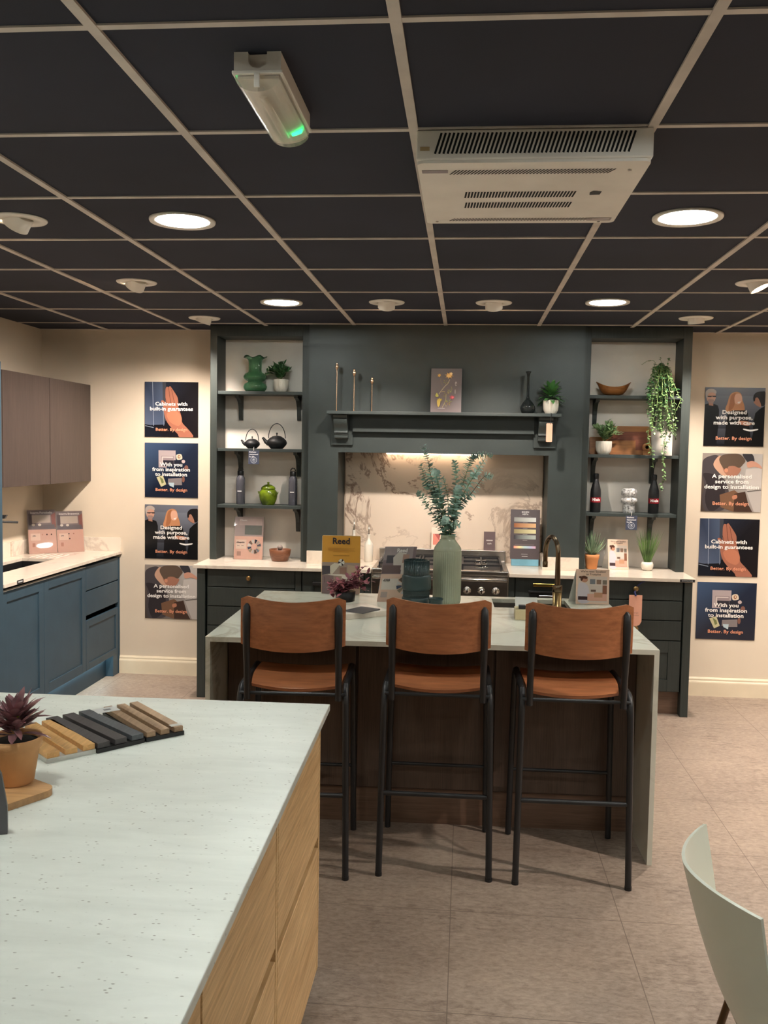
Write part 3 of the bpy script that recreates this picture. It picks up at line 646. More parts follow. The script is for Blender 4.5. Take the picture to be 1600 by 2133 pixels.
# ------------------------------------------------------------------ bar stools
def stool():
    t = thing('bar_stool', '', 'stool', (0, 0, 0), 0, 'bar stools along the island')
    def yb(x): return -.262+.050*(x/.19)**2
    rows = []
    for i in range(9):
        q = i/8; row = []
        for j in range(17):
            u = -1+j/8; x = .194*u; e = abs(u)
            zt = 1.070+.020*e**1.8; zb = .883+.016*e**2
            if e > .8: k = (e-.8)/.2; zt -= .016*k**4; zb += .004*k**4
            row.append((x, yb(x)-.004*math.sin(math.pi*q), zb+(zt-zb)*q))
        rows.append(row)
    m = MB(); m.grid(rows, thick=-.011); obj('backrest', m, 'ply', t, local=True, bev=.002)
    rows = []
    for i in range(13):
        v = i/12; y = -.110+.345*v; row = []
        for j in range(15):
            u = -1+j/7; hw = .176+.010*math.sin(math.pi*v)
            yy = y-(.032*(1-u*u) if i == 0 else .032*(1-u*u)*(1-v)**3)
            z = .744-.012*math.cos(u*1.4)+(-.020*((.25-v)/.25)**2 if v < .25 else 0)-(.022*((v-.8)/.2)**2 if v > .8 else 0)
            row.append((hw*u, yy, z))
        rows.append(row)
    m = MB(); m.grid(rows, thick=.013); obj('seat', m, 'ply', t, local=True)
    for sx in (-1, 1):
        def P(a, b): return [(sx*.212, -.233, 0), (sx*.200, -.222, .62)]
        rear = [(sx*.212, -.233, .004), (sx*.203, -.215, .66), (sx*.2015, -.208, .705), (sx*.200, -.190, .728), (sx*.199, -.165, .735)]
        obj('leg', MB().tube(rear, .0125, 14), 'black', t, local=True)
        fr_ = [(sx*.212, .224, .004), (sx*.203, .210, .66), (sx*.2015, .206, .705), (sx*.200, .190, .728), (sx*.199, .165, .735)]
        obj('leg', MB().tube(fr_, .0125, 14), 'black', t, local=True)
        obj('side_rail', MB().tube([(sx*.199, -.166, .735), (sx*.199, .166, .735)], .0125, 14), 'black', t, local=True)
        m = MB(); yp = yb(.1735)-.017
        pts = [(sx*.1745, -.214, .690), (sx*.1742, -.222, .80), (sx*.174, yp, .89), (sx*.1735, yp-.002, 1.0), (sx*.173, yp, 1.048), (sx*.173, yp, 1.060)]
        m.tube(pts, [.0125, .0125, .0135, .016, .014, .004], 14); obj('back_post', m, 'black', t, local=True)
        obj('brace', MB().tube([(sx*.205, -.215, .60), (sx*.199, -.10, .728)], .005, 8), 'black', t, local=True)
        obj('rubber_foot', MB().lathe([(.0135, 0), (.0135, .014)], (sx*.212, -.233, 0), 14), 'blackp', t, local=True)
    obj('seat_crossbar', MB().tube([(-.201, -.214, .712), (.201, -.214, .712)], .007, 10), 'black', t, local=True)
    obj('seat_crossbar', MB().tube([(-.201, .206, .712), (.201, .206, .712)], .007, 10), 'black', t, local=True)
    obj('foot_bar', MB().tube([(-.207, -.224, .325), (.207, -.224, .325)], .0095, 12), 'black', t, local=True)
    obj('foot_bar', MB().tube([(-.208, .218, .290), (.208, .218, .290)], .0075, 12), 'black', t, local=True)
    return t
s2 = stool(); s2.location = (-.093, 3.655, 0); s2.rotation_euler = (0, 0, R(.5)); s2['label'] = 'bar stool with brown plywood back in the middle of the three at the island'
dup(s2, (.430, 3.650, 0), 'bar stool with brown plywood back nearest the right end of the island', R(.8))
dup(s2, (-.650, 3.590, 0), 'bar stool with brown plywood back nearest the left end, partly behind the oak counter', R(3.2))
# ------------------------------------------------------------------ near counter
NR = R(1.2)
t = obj('worktop', MB().box(-2.4, 0, -2.3, 0, ITZ-.02, ITZ), 'quartz', bev=.002); t.location = (-.393, 2.688, 0); t.rotation_euler = (0, 0, NR)
tag(t, 'large speckled off-white worktop of the near oak counter', 'worktop')
def nunit(y1, y0, label, splits):
    c = thing('oak_drawer_unit', label, 'cabinet', (-.7, (y0+y1)/2, 0))
    obj('body', MB().box(-1.0, -.462, y0+.001, y1-.001, .07, .852), 'oak', c)
    for a, b in splits:
        d = obj('drawer', MB().box(-.436, -.415, y0+.004, y1-.004, a, b), 'oak', c, bev=.002)
    return c
n1 = nunit(2.632, 2.036, 'light oak two drawer unit at the far end of the near counter', ((.486, .850), (.072, .454)))
obj('end_panel', MB().box(-1.0, -.415, 2.634, 2.652, .07, .853), 'oak', n1, bev=.001)
for x, y in ((-.50, 2.56), (-.95, 2.56), (-.50, 2.10)): obj('leg', MB().box(x-.03, x+.03, y-.03, y+.03, 0, .07), 'blackp', n1, bev=.003)
n2 = nunit(2.018, 1.42, 'light oak drawer unit in the middle of the near counter', ((.486, .850), (.072, .454)))
obj('end_panel', MB().box(-1.0, -.415, 2.019, 2.035, .07, .853), 'oak', n2, bev=.001)
obj('leg', MB().box(-.53, -.47, 1.5, 1.56, 0, .07), 'blackp', n2)
n3 = nunit(1.418, .82, 'light oak drawer unit nearest the camera under the speckled worktop', ((.486, .850), (.072, .454)))
obj('leg', MB().box(-.53, -.47, .9, .96, 0, .07), 'blackp', n3)
b = thing('oak_drawer_unit', 'light oak back cabinet beneath the left part of the near worktop', 'cabinet', (-1.6, 1.6, 0))
obj('body', MB().box(-2.6, -1.002, .6, 2.60, .07, .852), 'oak', b)
for x, y in ((-2.5, 2.5), (-1.1, 2.5), (-2.5, .7), (-1.1, .7)): obj('leg', MB().box(x-.03, x+.03, y-.03, y+.03, 0, .07), 'blackp', b)
# wood sample boards
def samples(name, pts, n, tops, base, basem, label, th=.010, sh=.014, over=.0):
    A, B_, D_ = [V(p) for p in pts]     # near-left, near-right, far-left corners
    r = B_-A; L = r.length; pu = V((-r.y, r.x, 0)).normalized(); H = (D_-A).dot(pu); fr = Fr(A, r, pu); L -= .0015
    o = obj(name, MB().prism(fr, rrect(0, L, 0, H, .004), 0, th), basem); tag(o, label, 'sample', 'wood slat samples on the near worktop')
    g = .014; w = (L-g*(n-1)-.006)/n
    for i in range(n):
        a = .003+i*(w+g)
        if isinstance(tops[i], tuple):
            obj('slat', MB().fbox(fr, a, a+w*.5, .004, H-.002, th, th+sh), tops[i][0], o); obj('slat', MB().fbox(fr, a+w*.5, a+w, .004, H-.002, th, th+sh), tops[i][1], o)
        else: obj('slat', MB().fbox(fr, a, a+w, .004, H-.002, th, th+sh), tops[i], o, bev=.001)
    return o, fr, L, H, th+sh
z = ITZ+.0006
def Z(x, y): p = PZ(x, y, z); return (p.x, p.y, p.z)
samples('wood_slat_sample', (Z(97, 1591), Z(203, 1568), Z(10, 1534)), 3, ['beech', 'beech', 'beech'], .01, 'whiteb', 'pale beech slat sample on a white base beside the terracotta pot')
o, fr, L, H, tz = samples('wood_slat_sample', (Z(203, 1570), Z(304, 1546), Z(119, 1508)), 3, ['charw', 'charw', 'walld'], .01, 'blackp', 'charcoal slat sample on a black base, between the beech and walnut ones')
o, fr, L, H, tz = samples('wood_slat_sample', (Z(305, 1546), Z(386, 1530), Z(211, 1490)), 3, ['walls', 'walls', 'walls'], .01, 'blackp', 'walnut slat sample on a black base at the right end of the samples')
m = MB(); m.fbox(fr, L*.70, L*.97, .012, .030, tz+.0003, tz+.0006, col=(214, 212, 204)); obj('sticker', m, 'print', o)
m = MB(); m.fbox(fr, -.035, .03, H*.80, H*.96, tz+.0003, tz+.0006, col=(214, 214, 212)); m.fbox(fr, -.01, .01, H*.86, H*.90, tz+.0006, tz+.0008, col=(120, 120, 124)); obj('sticker', m, 'print', o)
# chopping board and potted succulent
bc = Fr((-.968, 1.945, z), (math.cos(.5), math.sin(.5), 0), (-math.sin(.5), math.cos(.5), 0))
a = V(Z(-70, 1625)); b_ = V(Z(112, 1665)); d_ = V(Z(66, 1618)); e_ = V(Z(-20, 1703))
cx = V(((Z(20, 1655))[0], (Z(20, 1655))[1], z))
c1 = V(Z(68, 1619)); c2 = V(Z(121, 1654)); c3 = V(Z(10, 1692)); ux = (c2-c3).normalized(); Lb = (c2-c3).length+.12
nrm = V((-ux.y, ux.x, 0)); wd = abs((c1-c2).dot(nrm))+.045
fr = Fr(tuple(c2-ux*Lb+nrm*0), tuple(ux), tuple(nrm))
o = obj('chopping_board', MB().prism(fr, rrect(0, Lb, 0, wd, .03, 8), 0, .015), 'boardl', bev=.003); tag(o, 'pale wooden board with rounded corners under the terracotta pot', 'board')
PCX, PCY = Z(20, 1652)[0], Z(20, 1652)[1]+.026
def potplant(name, label, group=None, cat='plant'): return thing(name, label, cat, group=group)
t = thing('potted_succulent', 'purple leaved succulent in a terracotta pot on the near worktop', 'plant', (PCX, PCY, z+.0156))
zb = z+.0156; m = MB(); m.lathe([(.036, 0), (.040, .005), (.052, .078), (.056, .080), (.060, .103), (.058, .105), (.053, .103), (.050, .088), (.001, .086)], (PCX, PCY, zb), 40); obj('pot', m, 'terrap', t)
obj('soil', MB().lathe([(.050, .086), (.051, .092), (.03, .098), (.001, .1)], (PCX, PCY, zb), 24), 'soil', t)
random.seed(5); m = MB()
for i in range(95):
    a = random.uniform(0, 6.28); el = random.uniform(.15, 1.25); d = (math.cos(a)*math.cos(el), math.sin(a)*math.cos(el), math.sin(el))
    p = (PCX+d[0]*.012, PCY+d[1]*.012, zb+.098+random.uniform(0, .03)+.03*math.sin(el))
    m.leaf(p, d, (-d[0]*.5, -d[1]*.5, 1), random.uniform(.04, .068), random.uniform(.014, .022), random.uniform(-.2, .5), .3)
obj('leaves', m, 'purple', t); m = MB()
for i in range(10):
    a = i*.63; d = (math.cos(a)*.45, math.sin(a)*.45, 1); m.leaf((PCX-.002, PCY, zb+.125), d, (-d[0], -d[1], .2), .034, .022, .2, .2)
obj('young_leaves', m, 'lime', t)
# dark slab at the very left edge
a = PZ(17, 1733, ITZ); o = obj('display_stand', MB().prism(Fr((a.x, a.y, ITZ+.0005), (-.93, -.37, 0), (-.0, -.0, 1)), [(0, 0), (.2, 0), (.2, .16), (.03, .16), (.010, .12), (0, .055)], -.012, .0), 'grey', bev=.001)
tag(o, 'dark blue grey upright slab at the left edge on the near worktop', 'stand')
# ------------------------------------------------------------------ white chair
t = thing('moulded_chair', 'white moulded plastic chair in the bottom right corner', 'chair', (.588, 1.87, 0), R(-1))
prof = [(-.125, .805, .216, .090), (-.108, .74, .212, .084), (-.088, .67, .212, .076), (-.064, .60, .205, .060), (-.040, .54, .206, .040), (-.012, .49, .214, .022), (.03, .462, .224, .008), (.09, .452, .230, -.002), (.20, .450, .232, -.004), (.30, .455, .228, -.004), (.36, .452, .222, 0), (.385, .435, .214, 0)]
rows = []
for (x, zz_, w, dp) in catmull(prof, 3, False):
    rows.append([(x+dp*abs(u)**1.8+(.02*abs(u)**2 if zz_ < .47 else 0)*0, w*u, zz_+(.012*abs(u)**2 if zz_ < .5 else 0)) for u in [k/10-1 for k in range(21)]])
m = MB(); m.grid(rows, thick=.007); obj('shell', m, 'shell', t, local=True, bev=.0015)
for (x0, y0, x1, y1) in ((.02, .15, -.07, .21), (.02, -.15, -.07, -.21), (.28, .15, .36, .21), (.28, -.15, .36, -.21)):
    obj('leg', MB().tube([(x0, y0, .436), (x1, y1, .004)], .0085, 12), 'bronze' if x0 < .1 else 'steel', t, local=True)
obj('under_frame', MB().tube([(.02, .15, .434), (.02, -.15, .434)], .008, 10).tube([(.28, .15, .436), (.28, -.15, .436)], .008, 10), 'steel', t, local=True)
# ------------------------------------------------------------------ ceiling fittings
def panel(x, y, label):
    t = thing('round_ceiling_light', label, 'light', (x, y, ZC), 0, 'round ceiling panel lights')
    obj('trim_ring', MB().lathe([(.092, -.004), (.117, -.010), (.119, -.006), (.119, -.0005), (.092, -.0005)], (0, 0, 0), 48), 'white', t, local=True)
    obj('diffuser', MB().lathe([(.093, -.0065), (.001, -.0065)], (0, 0, 0), 48), 'cool', t, local=True); return t
p0 = panel(-1.049, 3.306, 'glowing round ceiling light left of the heater unit, nearer the camera')
for x, y, lb in ((.742, 3.296, 'large glowing round ceiling light right of the heater unit'), (-1.056, 5.13, 'glowing round ceiling light in front of the left shelving alcove'), (.742, 5.10, 'glowing round ceiling light in front of the right shelving alcove')):
    dup(p0, (x, y, ZC), lb)
for x, y in ((-1.05, 1.5), (.742, 1.5), (-1.05, -.3), (.742, -.3), (2.54, 1.5), (2.54, 3.3), (2.54, 5.1), (-2.3, 1.5), (2.54, -.3)):
    dup(p0, (x, y, ZC), 'round ceiling panel light beyond the edge of the picture', group='lights outside the picture')
def spot(x, y, label, az, tilt, power, col=(1, .87, .765), angle=98, blend=.9, group='tilting ceiling spotlights'):
    t = thing('ceiling_spotlight', label, 'light', (x, y, ZC), 0, group)
    obj('trim_ring', MB().lathe([(.052, -.002), (.052, -.006), (.096, -.007), (.100, -.003), (.100, -.0005), (.052, -.0005)], (0, 0, 0), 40), 'white', t, local=True)
    rot = Matrix.Rotation(R(az), 3, 'Z') @ Matrix.Rotation(R(-tilt), 3, 'Y'); ax = lambda v: rot @ V(v)
    class A:
        pass
    fr = Fr((0, 0, 0), tuple(ax((1, 0, 0))), tuple(ax((0, 1, 0))))
    m = MB(); m.lathe([(.047, .02), (.048, -.034), (.044, -.034), (.043, -.012)], (0, 0, 0), 32, axis=fr); obj('eyeball', m, 'white', t, local=True)
    obj('lamp', MB().lathe([(.040, -.020), (.001, -.020)], (0, 0, 0), 24, axis=fr), 'warm', t, local=True)
    l = bpy.data.lights.new('lamp_light', 'SPOT'); l.energy = power; l.color = col; l.spot_size = R(angle); l.spot_blend = blend; l.shadow_soft_size = .03
    o = bpy.data.objects.new('spot_beam', l); C.objects.link(o); o.parent = t
    d = ax((0, 0, -1)); o.location = d*.04; o.rotation_euler = d.to_track_quat('-Z', 'Y').to_euler(); return t
SP = 80
spot(-1.655, 3.279, 'white tilted ceiling spotlight at the left edge of the ceiling', 155, 40, SP*.8)
spot(-1.670, 4.523, 'lit tilted ceiling spotlight, third tile row from the left wall', 140, 42, SP*.52)
spot(-1.683, 5.761, 'white tilted ceiling spotlight in front of the left poster column', 165, 20, SP*.5, angle=125)
spot(-.461, 5.125, 'white ceiling spotlight left of centre before the mantel shelf', 100, 33, SP*.36, angle=72)
spot(.131, 5.133, 'white ceiling spotlight right of centre before the mantel shelf', 85, 33, SP*.36, angle=72)
spot(1.350, 5.679, 'lit ceiling spotlight in front of the right poster column', 60, 12, SP*.5)
spot(1.354, 4.528, 'lit tilted ceiling spotlight near the right edge of the ceiling', -25, 26, SP*1.0)
for x, y, az, ti, pw in ((2.5, 4.0, 70, 35, SP*.7), (2.4, 2.8, 180, 20, SP*.8), (3.2, 5.0, 90, 30, SP*.6)):
    spot(x, y, 'tilting ceiling spotlight beyond the right edge of the picture', az, ti, pw, group='lights outside the picture')
# heater / air unit
AX0, AX1, AY0, AY1, AZ = -.146, .450, 2.394, 3.02, 2.378
t = thing('ceiling_heater_unit', 'cream metal slotted heater unit fixed to the ceiling', 'heater', ((AX0+AX1)/2, (AY0+AY1)/2, ZC))
fr = Fr((AX0, AY0, ZC-.0005), (1, 0, 0), (0, 1, 0))
obj('casing', MB().box(AX0, AX1, AY0, AY1, AZ+.008, ZC-.006), 'white', t, bev=.004)
fr = Fr((AX0, AY0, AZ), (1, 0, 0), (0, 1, 0))
obj('cover_plate', MB().prism(fr, rrect(.002, AX1-AX0-.002, .004, AY1-AY0, .02, 6), 0, .0075), 'white', t, bev=.003)
W_ = AX1-AX0
def slots(m, fr, x0, x1, y0, y1, n, slant, w, c):
    for i in range(n):
        x = x0+(x1-x0)*i/(n-1); nx, ny = slant, (y1-y0); L = math.hypot(nx, ny); px_, py_ = ny/L*w/2, -nx/L*w/2
        e = w*.3
        m.face([fr(x-px_, y0-py_, c), fr(x+px_, y0+py_, c), fr(x+nx+px_, y1+py_, c), fr(x+nx-px_, y1-py_, c)])
ff = front(AX0, AY0-.0006, AZ+.008); m = MB(); slots(m, ff, .048, W_-.062, .014, .066, 46, .016, .0055, 0); obj('front_slots', m, 'void', t)
fb = Fr((AX0, AY0, AZ-.0006), (1, 0, 0), (0, 1, 0)); m = MB(); L_ = AY1-AY0
slots(m, fb, .085, W_-.10, .100, .062, 46, .018, .0042, 0); obj('slot_row', m, 'void', t)
m = MB(); slots(m, fb, .075, W_-.08, L_-.035, L_-.065, 46, .018, .0042, 0); obj('slot_row', m, 'void', t)
m = MB(); slots(m, fb, .125, W_-.165, .325, .265, 36, .004, .0052, 0); obj('slot_row', m, 'void', t)
m = MB(); slots(m, fb, .125, W_-.165, .435, .375, 36, .004, .0052, 0); obj('slot_row', m, 'void', t)
m = MB(); m.face([fb(W_-.118, .305), fb(W_-.09, .302), fb(W_-.088, .27), fb(W_-.112, .262), fb(W_-.120, .28)]); obj('switch', m, 'blackp', t)
m = MB(); m.fbox(fb, .012, .080, .062, .085, -.0008, 0, col=(150, 138, 140)); m.fbox(fb, W_-.09, W_-.016, L_-.065, L_-.035, -.0008, 0, col=(160, 148, 146)); m.fbox(fb, W_-.075, W_-.022, L_-.06, L_-.05, -.0012, -.0008, col=(210, 200, 196)); m.fbox(ff, .010, .034, .022, .032, 0, .0006, col=(176, 152, 112)); obj('rating_label', m, 'print', t)
m = MB()
for x, y in ((.035, L_-.03), (W_-.045, .075), (W_-.05, L_-.02)): m.lathe([(.005, -.0012), (.005, 0)], tuple(fb(x, y)), 12)
obj('screw', m, 'steel', t)
# emergency light
EX0, EX1, EY0, EY1 = -.503, -.403, 1.93, 2.285
t = thing('emergency_light', 'white bulkhead emergency light with clear lens on the ceiling', 'light', ((EX0+EX1)/2, (EY0+EY1)/2, ZC))
m = MB(); fr = front(EX0, EY0, 0); zc = ZC-.0005
h = [(0, 2.428), (.100, 2.428), (.100, zc), (.070, zc), (.070, 2.448)]+[(.05+.02*math.cos(R(a)), 2.448-.016*math.sin(R(a))) for a in (30, 60, 90, 120, 150)]+[(.030, 2.448), (.030, zc), (0, zc)]
m.prism(fr, h, -.012, 0); m.box(EX0, EX1, EY0+.012, EY1, 2.428, zc); obj('base', m, 'white', t, bev=.002)
m = MB(); m.box(EX0-.004, EX1+.004, EY0-.004, EY1+.004, 2.420, 2.4275); obj('gasket_rim', m, 'white', t, bev=.002)
m = MB(); m.prism(fr, [(.002, 2.4195)]+[(.05+.048*math.cos(R(a)), 2.415-.030*math.sin(R(a))) for a in range(180, -1, -12)]+[(.098, 2.4195)], -(EY1-EY0)+.002, -.002, smooth=False); obj('lens', m, 'lens', t, bev=.001)
m = MB(); m.box(EX0+.006, EX1-.006, EY0+.010, EY1-.010, 2.4130, 2.4190); obj('gear_tray', m, 'white', t)
m = MB(); m.tube([(EX0+.05, EY0+.05, 2.402), (EX0+.05, EY1-.05, 2.402)], .008, 12); obj('lamp_tube', m, 'ceram', t)
m = MB(); m.box(EX1-.035, EX1-.012, EY1-.07, EY1-.055, 2.402, 2.409); obj('indicator_lamp', m, 'ledg', t)
m = MB(); m.box(EX0+.044, EX0+.056, EY0-.006, EY0-.001, 2.392, 2.420); obj('clip', m, 'white', t, bev=.001)
# ------------------------------------------------------------------ things on the shelves
S1, S2, S3 = 2.0263, 1.6403, 1.2553
def lath(t, name, prof, c, mat, n=36, **k): return obj(name, MB().lathe(prof, c, n, **k), mat, t)
# green glass vase
c = (-1.452, 6.19, S1); t = thing('glass_vase', 'ruffled dark green ribbed glass vase on the top left shelf', 'vase', c)
def ruffle(x, y, z, a, q):
    if z > .215: k = (z-.215)/.03; return x*(1+.06*k*math.cos(5*a)), y*(1+.06*k*math.cos(5*a)), z+.010*k*math.sin(5*a)
    return x, y, z
prof = [(.050, 0), (.066, .006), (.078, .022), (.081, .036), (.074, .054), (.052, .066), (.050, .070), (.066, .078), (.079, .094), (.080, .106), (.070, .122), (.048, .134), (.045, .145), (.045, .200), (.047, .215), (.062, .230), (.080, .238)]
pin = [(r-.004, z) for r, z in prof[::-1]][:-1]+[(.046, .006), (.001, .006)]
lath(t, 'body', prof+pin, c, 'gglass', 96, ribs=24, rd=.003, fn=ruffle)
def pot(t, c, r, h, mat='ceram'):
    prof = [(r*.62, 0), (r*.72, .004), (r*.93, h*.28), (r, h*.6), (r*1.0, h*.97), (r*.97, h), (r*.9, h*.97), (r*.88, h*.85), (.001, h*.84)]
    obj('pot', MB().lathe(prof, c, 96, ribs=32, rd=.0022), mat, t)
    obj('soil', MB().lathe([(r*.87, h*.85), (r*.6, h*.90), (.001, h*.92)], c, 20), 'soil', t)
def bush(t, c, n, rad, hh, leafL, leafW, mat, seed, droop=.0, sprigs=14):
    random.seed(seed); m = MB(); st = MB(); c = V(c)
    for i in range(sprigs):
        a = random.uniform(0, 6.28); q = random.random()**.6; tip = c+V((math.cos(a)*rad*q, math.sin(a)*rad*q*.85, hh*(1-.35*q*q)*random.uniform(.75, 1.05)-droop*q))
        mid = c+(tip-c)*.5+V((0, 0, hh*.22)); pts = [tuple(c), tuple(c+(mid-c)*.5+V((0, 0, .004))), tuple(mid), tuple(tip)]; pts = catmull(pts, 4, False)
        st.tube(pts, .0011, 5)
        k = n//sprigs
        for j in range(k):
            u = .25+.75*j/max(1, k-1); p = V(pts[min(len(pts)-1, int(u*(len(pts)-1)))])
            d = V((random.uniform(-1, 1), random.uniform(-1, 1), random.uniform(-.2, 1)))+(tip-c).normalized()*.9
            m.leaf(p, d, (0, -.3, 1), leafL*random.uniform(.7, 1.1), leafW*random.uniform(.8, 1.1), random.uniform(0, .4), .2)
    obj('stems', st, 'twigg', t); obj('leaves', m, mat, t)
c = (-1.272, 6.19, S1); t = thing('potted_plant', 'small leafy green plant in a white ribbed pot beside the green vase', 'plant', c)
pot(t, c, .052, .088); bush(t, (c[0], c[1], S1+.075), 420, .112, .125, .034, .016, 'leafd', 11, .02, 26)
# teapots
def teapot(x, r, hh, label, spout=1):
    y = 6.19; z = S2; t = thing('teapot', label, 'teapot', (x, y, z), 0, 'cast iron teapots')
    obj('body', MB().lathe([(r*.55, 0), (r*.62, .003), (r*.93, hh*.35), (r, hh*.52), (r*.93, hh*.72), (r*.70, hh*.92), (r*.55, hh), (.001, hh)], (x, y, z), 40), 'iron', t)
    l = obj('lid', MB().lathe([(r*.52, hh), (r*.50, hh*1.05), (r*.2, hh*1.12), (.001, hh*1.13)], (x, y, z), 30), 'iron', t)
    obj('lid_knob', MB().lathe([(r*.05, hh*1.12), (r*.05, hh*1.22), (r*.10, hh*1.28), (r*.08, hh*1.36), (.001, hh*1.40)], (x, y, z), 16), 'iron', l)
    obj('spout', MB().tube([(x-r*.8, y, z+hh*.45), (x-r*1.12, y, z+hh*.62), (x-r*1.30, y, z+hh*.86), (x-r*1.42, y, z+hh*.95)], [r*.26, r*.19, r*.13, r*.11], 14), 'iron', t)
    pts = [(x+r*.84*math.cos(R(a)), y, z+hh*.90+(r*1.45)*math.sin(R(a))) for a in range(0, 181, 15)]
    obj('handle', MB().tube(pts, .0028, 8), 'iron', t); return t
teapot(-1.470, .054, .060, 'smaller black cast iron teapot, left of the pair'); teapot(-1.298, .070, .080, 'larger black cast iron teapot, right of the pair')
# small hanging guarantee tags
def htag(x, z, y, label):
    o = obj('hanging_tag', printed(MB(), front(x-.037, y, z-.098), .074, .094, .001, [([(0, 0), (1, 0), (1, 1), (0, 1)], (66, 72, 92)), ]+[(ell(.5, .30, .30*math.cos(0), .235, 24), (170, 176, 186)), (ell(.5, .30, .25, .195, 24), (66, 72, 92)), (ell(.5, .30, .16, .125, 20), (160, 166, 176)), (ell(.5, .30, .12, .09, 20), (66, 72, 92)), (ell(.5, .32, .06, .06, 12), (190, 194, 200))]), 'print', origin=(x, y, z-.098)); tag(o, label, 'tag', 'navy guarantee tags hanging from the shelves')
    text(o, ['Kitchens', 'guaranteed', 'for life'], front(x-.031, y-.0012, z-.020), .0135, (226, 226, 228), align='LEFT', bold=.03)
    obj('string', MB().tube([(x, y-.001, z-.006), (x, y-.004, z+.008), (x, y+.004, z+.018)], .0014, 6), 'white', o)
htag(-1.435, 1.632, 6.092, 'small navy guarantee tag hanging below the smaller teapot')
htag(1.087, 1.247, 6.092, 'small navy guarantee tag hanging below the speckled ornament')
# water bottles and jar, left shelf 3
def wbottle(x, label):
    c = (x, 6.19, S3); t = thing('water_bottle', label, 'bottle', c, 0, 'grey tinted water bottles')
    obj('body', MB().lathe([(.028, 0), (.0305, .004), (.0305, .165), (.029, .182), (.022, .196), (.020, .200), (.001, .200)], c, 32), 'bott', t)
    cp = obj('cap', MB().lathe([(.0205, .200), (.0215, .202), (.0215, .228), (.017, .233), (.001, .234)], c, 28), 'blackp', t)
    obj('carry_loop', MB().tube([(x-.016, 6.19, S3+.228), (x-.015, 6.19, S3+.244), (x-.004, 6.19, S3+.256), (x+.012, 6.19, S3+.252), (x+.017, 6.19, S3+.236)], .0036, 10), 'blackp', cp)
    text(t, ['bottle'], front(x, 6.19-.0312, S3+.085), .010, (236, 236, 236), bold=.03) if 0 else obj('printed_mark', MB().fbox(front(x-.014, 6.19-.0308, S3+.088), 0, .028, 0, .006, 0, .0006, col=(225, 225, 225)), 'print', t)
    return t
wbottle(-1.549, 'grey tinted water bottle left of the green lidded jar'); wbottle(-1.183, 'grey tinted water bottle right of the green lidded jar')
c = (-1.355, 6.19, S3); t = thing('ceramic_jar', 'glazed green lidded ceramic jar between the two water bottles', 'jar', c)
obj('body', MB().lathe([(.040, 0), (.044, .004), (.058, .035), (.064, .065), (.060, .090), (.048, .106), (.046, .110), (.001, .110)], c, 40), 'jar', t)
l = obj('lid', MB().lathe([(.050, .110), (.050, .116), (.040, .128), (.022, .138), (.001, .142)], c, 36), 'jar', t)
obj('lid_knob', MB().lathe([(.007, .136), (.007, .150), (.010, .155), (.001, .158)], c, 16), 'jar', l)
for sx in (-1, 1): obj('ear', MB().tube([(c[0]+sx*.058, 6.19, S3+.085), (c[0]+sx*.070, 6.19, S3+.090), (c[0]+sx*.066, 6.19, S3+.078), (c[0]+sx*.060, 6.19, S3+.072)], .004, 8), 'jar', t)
# acrylic holder with brochure on the left counter
def brochure(name, label, fr, w, h, shapes, lines=(), cat='brochure', t=.002, mat='gloss'):
    o = obj(name, printed(MB(), fr, w, h, t, shapes), mat, origin=tuple(fr.o)); tag(o, label, cat)
    for tx, x, y, sz, col in lines: text(o, tx if isinstance(tx, list) else [tx], Fr(fr(x*w, y*h, .003), fr.r, fr.u), sz*w, col, bold=.03)
    return o
def wheel(cx, cy, rx, ry, n=12, cols=None, r0=.45):
    cols = cols or [(96, 100, 110), (186, 176, 164), (60, 66, 82), (210, 204, 196), (120, 104, 92), (226, 220, 214), (80, 90, 112), (160, 150, 128), (200, 196, 194), (104, 92, 84), (140, 146, 156), (216, 200, 176)]
    o = []
    for i in range(n):
        a0, a1 = 2*math.pi*i/n+.06, 2*math.pi*(i+1)/n-.06
        o.append(([(cx+rx*r0*math.cos(a0), cy+ry*r0*math.sin(a0)), (cx+rx*math.cos(a0), cy+ry*math.sin(a0)), (cx+rx*math.cos(a1), cy+ry*math.sin(a1)), (cx+rx*r0*math.cos(a1), cy+ry*r0*math.sin(a1))], cols[i % len(cols)]))
    return o
PK = (234, 188, 170); full = [(0, 0), (1, 0), (1, 1), (0, 1)]
def rc(x0, x1, y0, y1): return [(x0, y0), (x1, y0), (x1, y1), (x0, y1)]
d = V((.2, .012, 0)).normalized(); lean = V((-.035, .10, .55)).normalized()
bx = V((-1.575, 6.115, CT+.002))
fr = Fr(bx, d, lean-d*lean.dot(d))
o = brochure('brochure', 'pink price leaflet with a colour wheel in a clear stand by the wooden bowl', fr, .197, .292, [(full, PK), (rc(0, 1, .54, 1), (188, 170, 166)), (rc(.35, .95, .58, .80), (130, 132, 126)), (rc(.15, .95, .8, .96), (206, 186, 180)), (rc(.05, .42, .24, .46), (240, 214, 198)), (rc(.1, .24, .08, .18), (190, 150, 134))]+wheel(.70, .30, .24, .17), [('£Bespoke', .22, .38, .07, (60, 50, 50)), ('from      from', .22, .31, .04, (90, 76, 72)), ('Classic', .3, .9, .09, (240, 236, 232))])
m = MB(); m.fbox(fr, -.006, .203, -.001, .296, .0042, .0068); m.fbox(fr, -.006, .203, -.001, .296, -.006, -.0035)
o = obj('leaflet_holder', m, 'clear', bev=.001); tag(o, 'clear acrylic leaflet holder around the pink colour wheel leaflet', 'holder')
c = (-1.250, 6.10, CT+.0005); t = thing('mortar', 'reddish wooden mortar bowl on the left marble worktop', 'bowl', c)
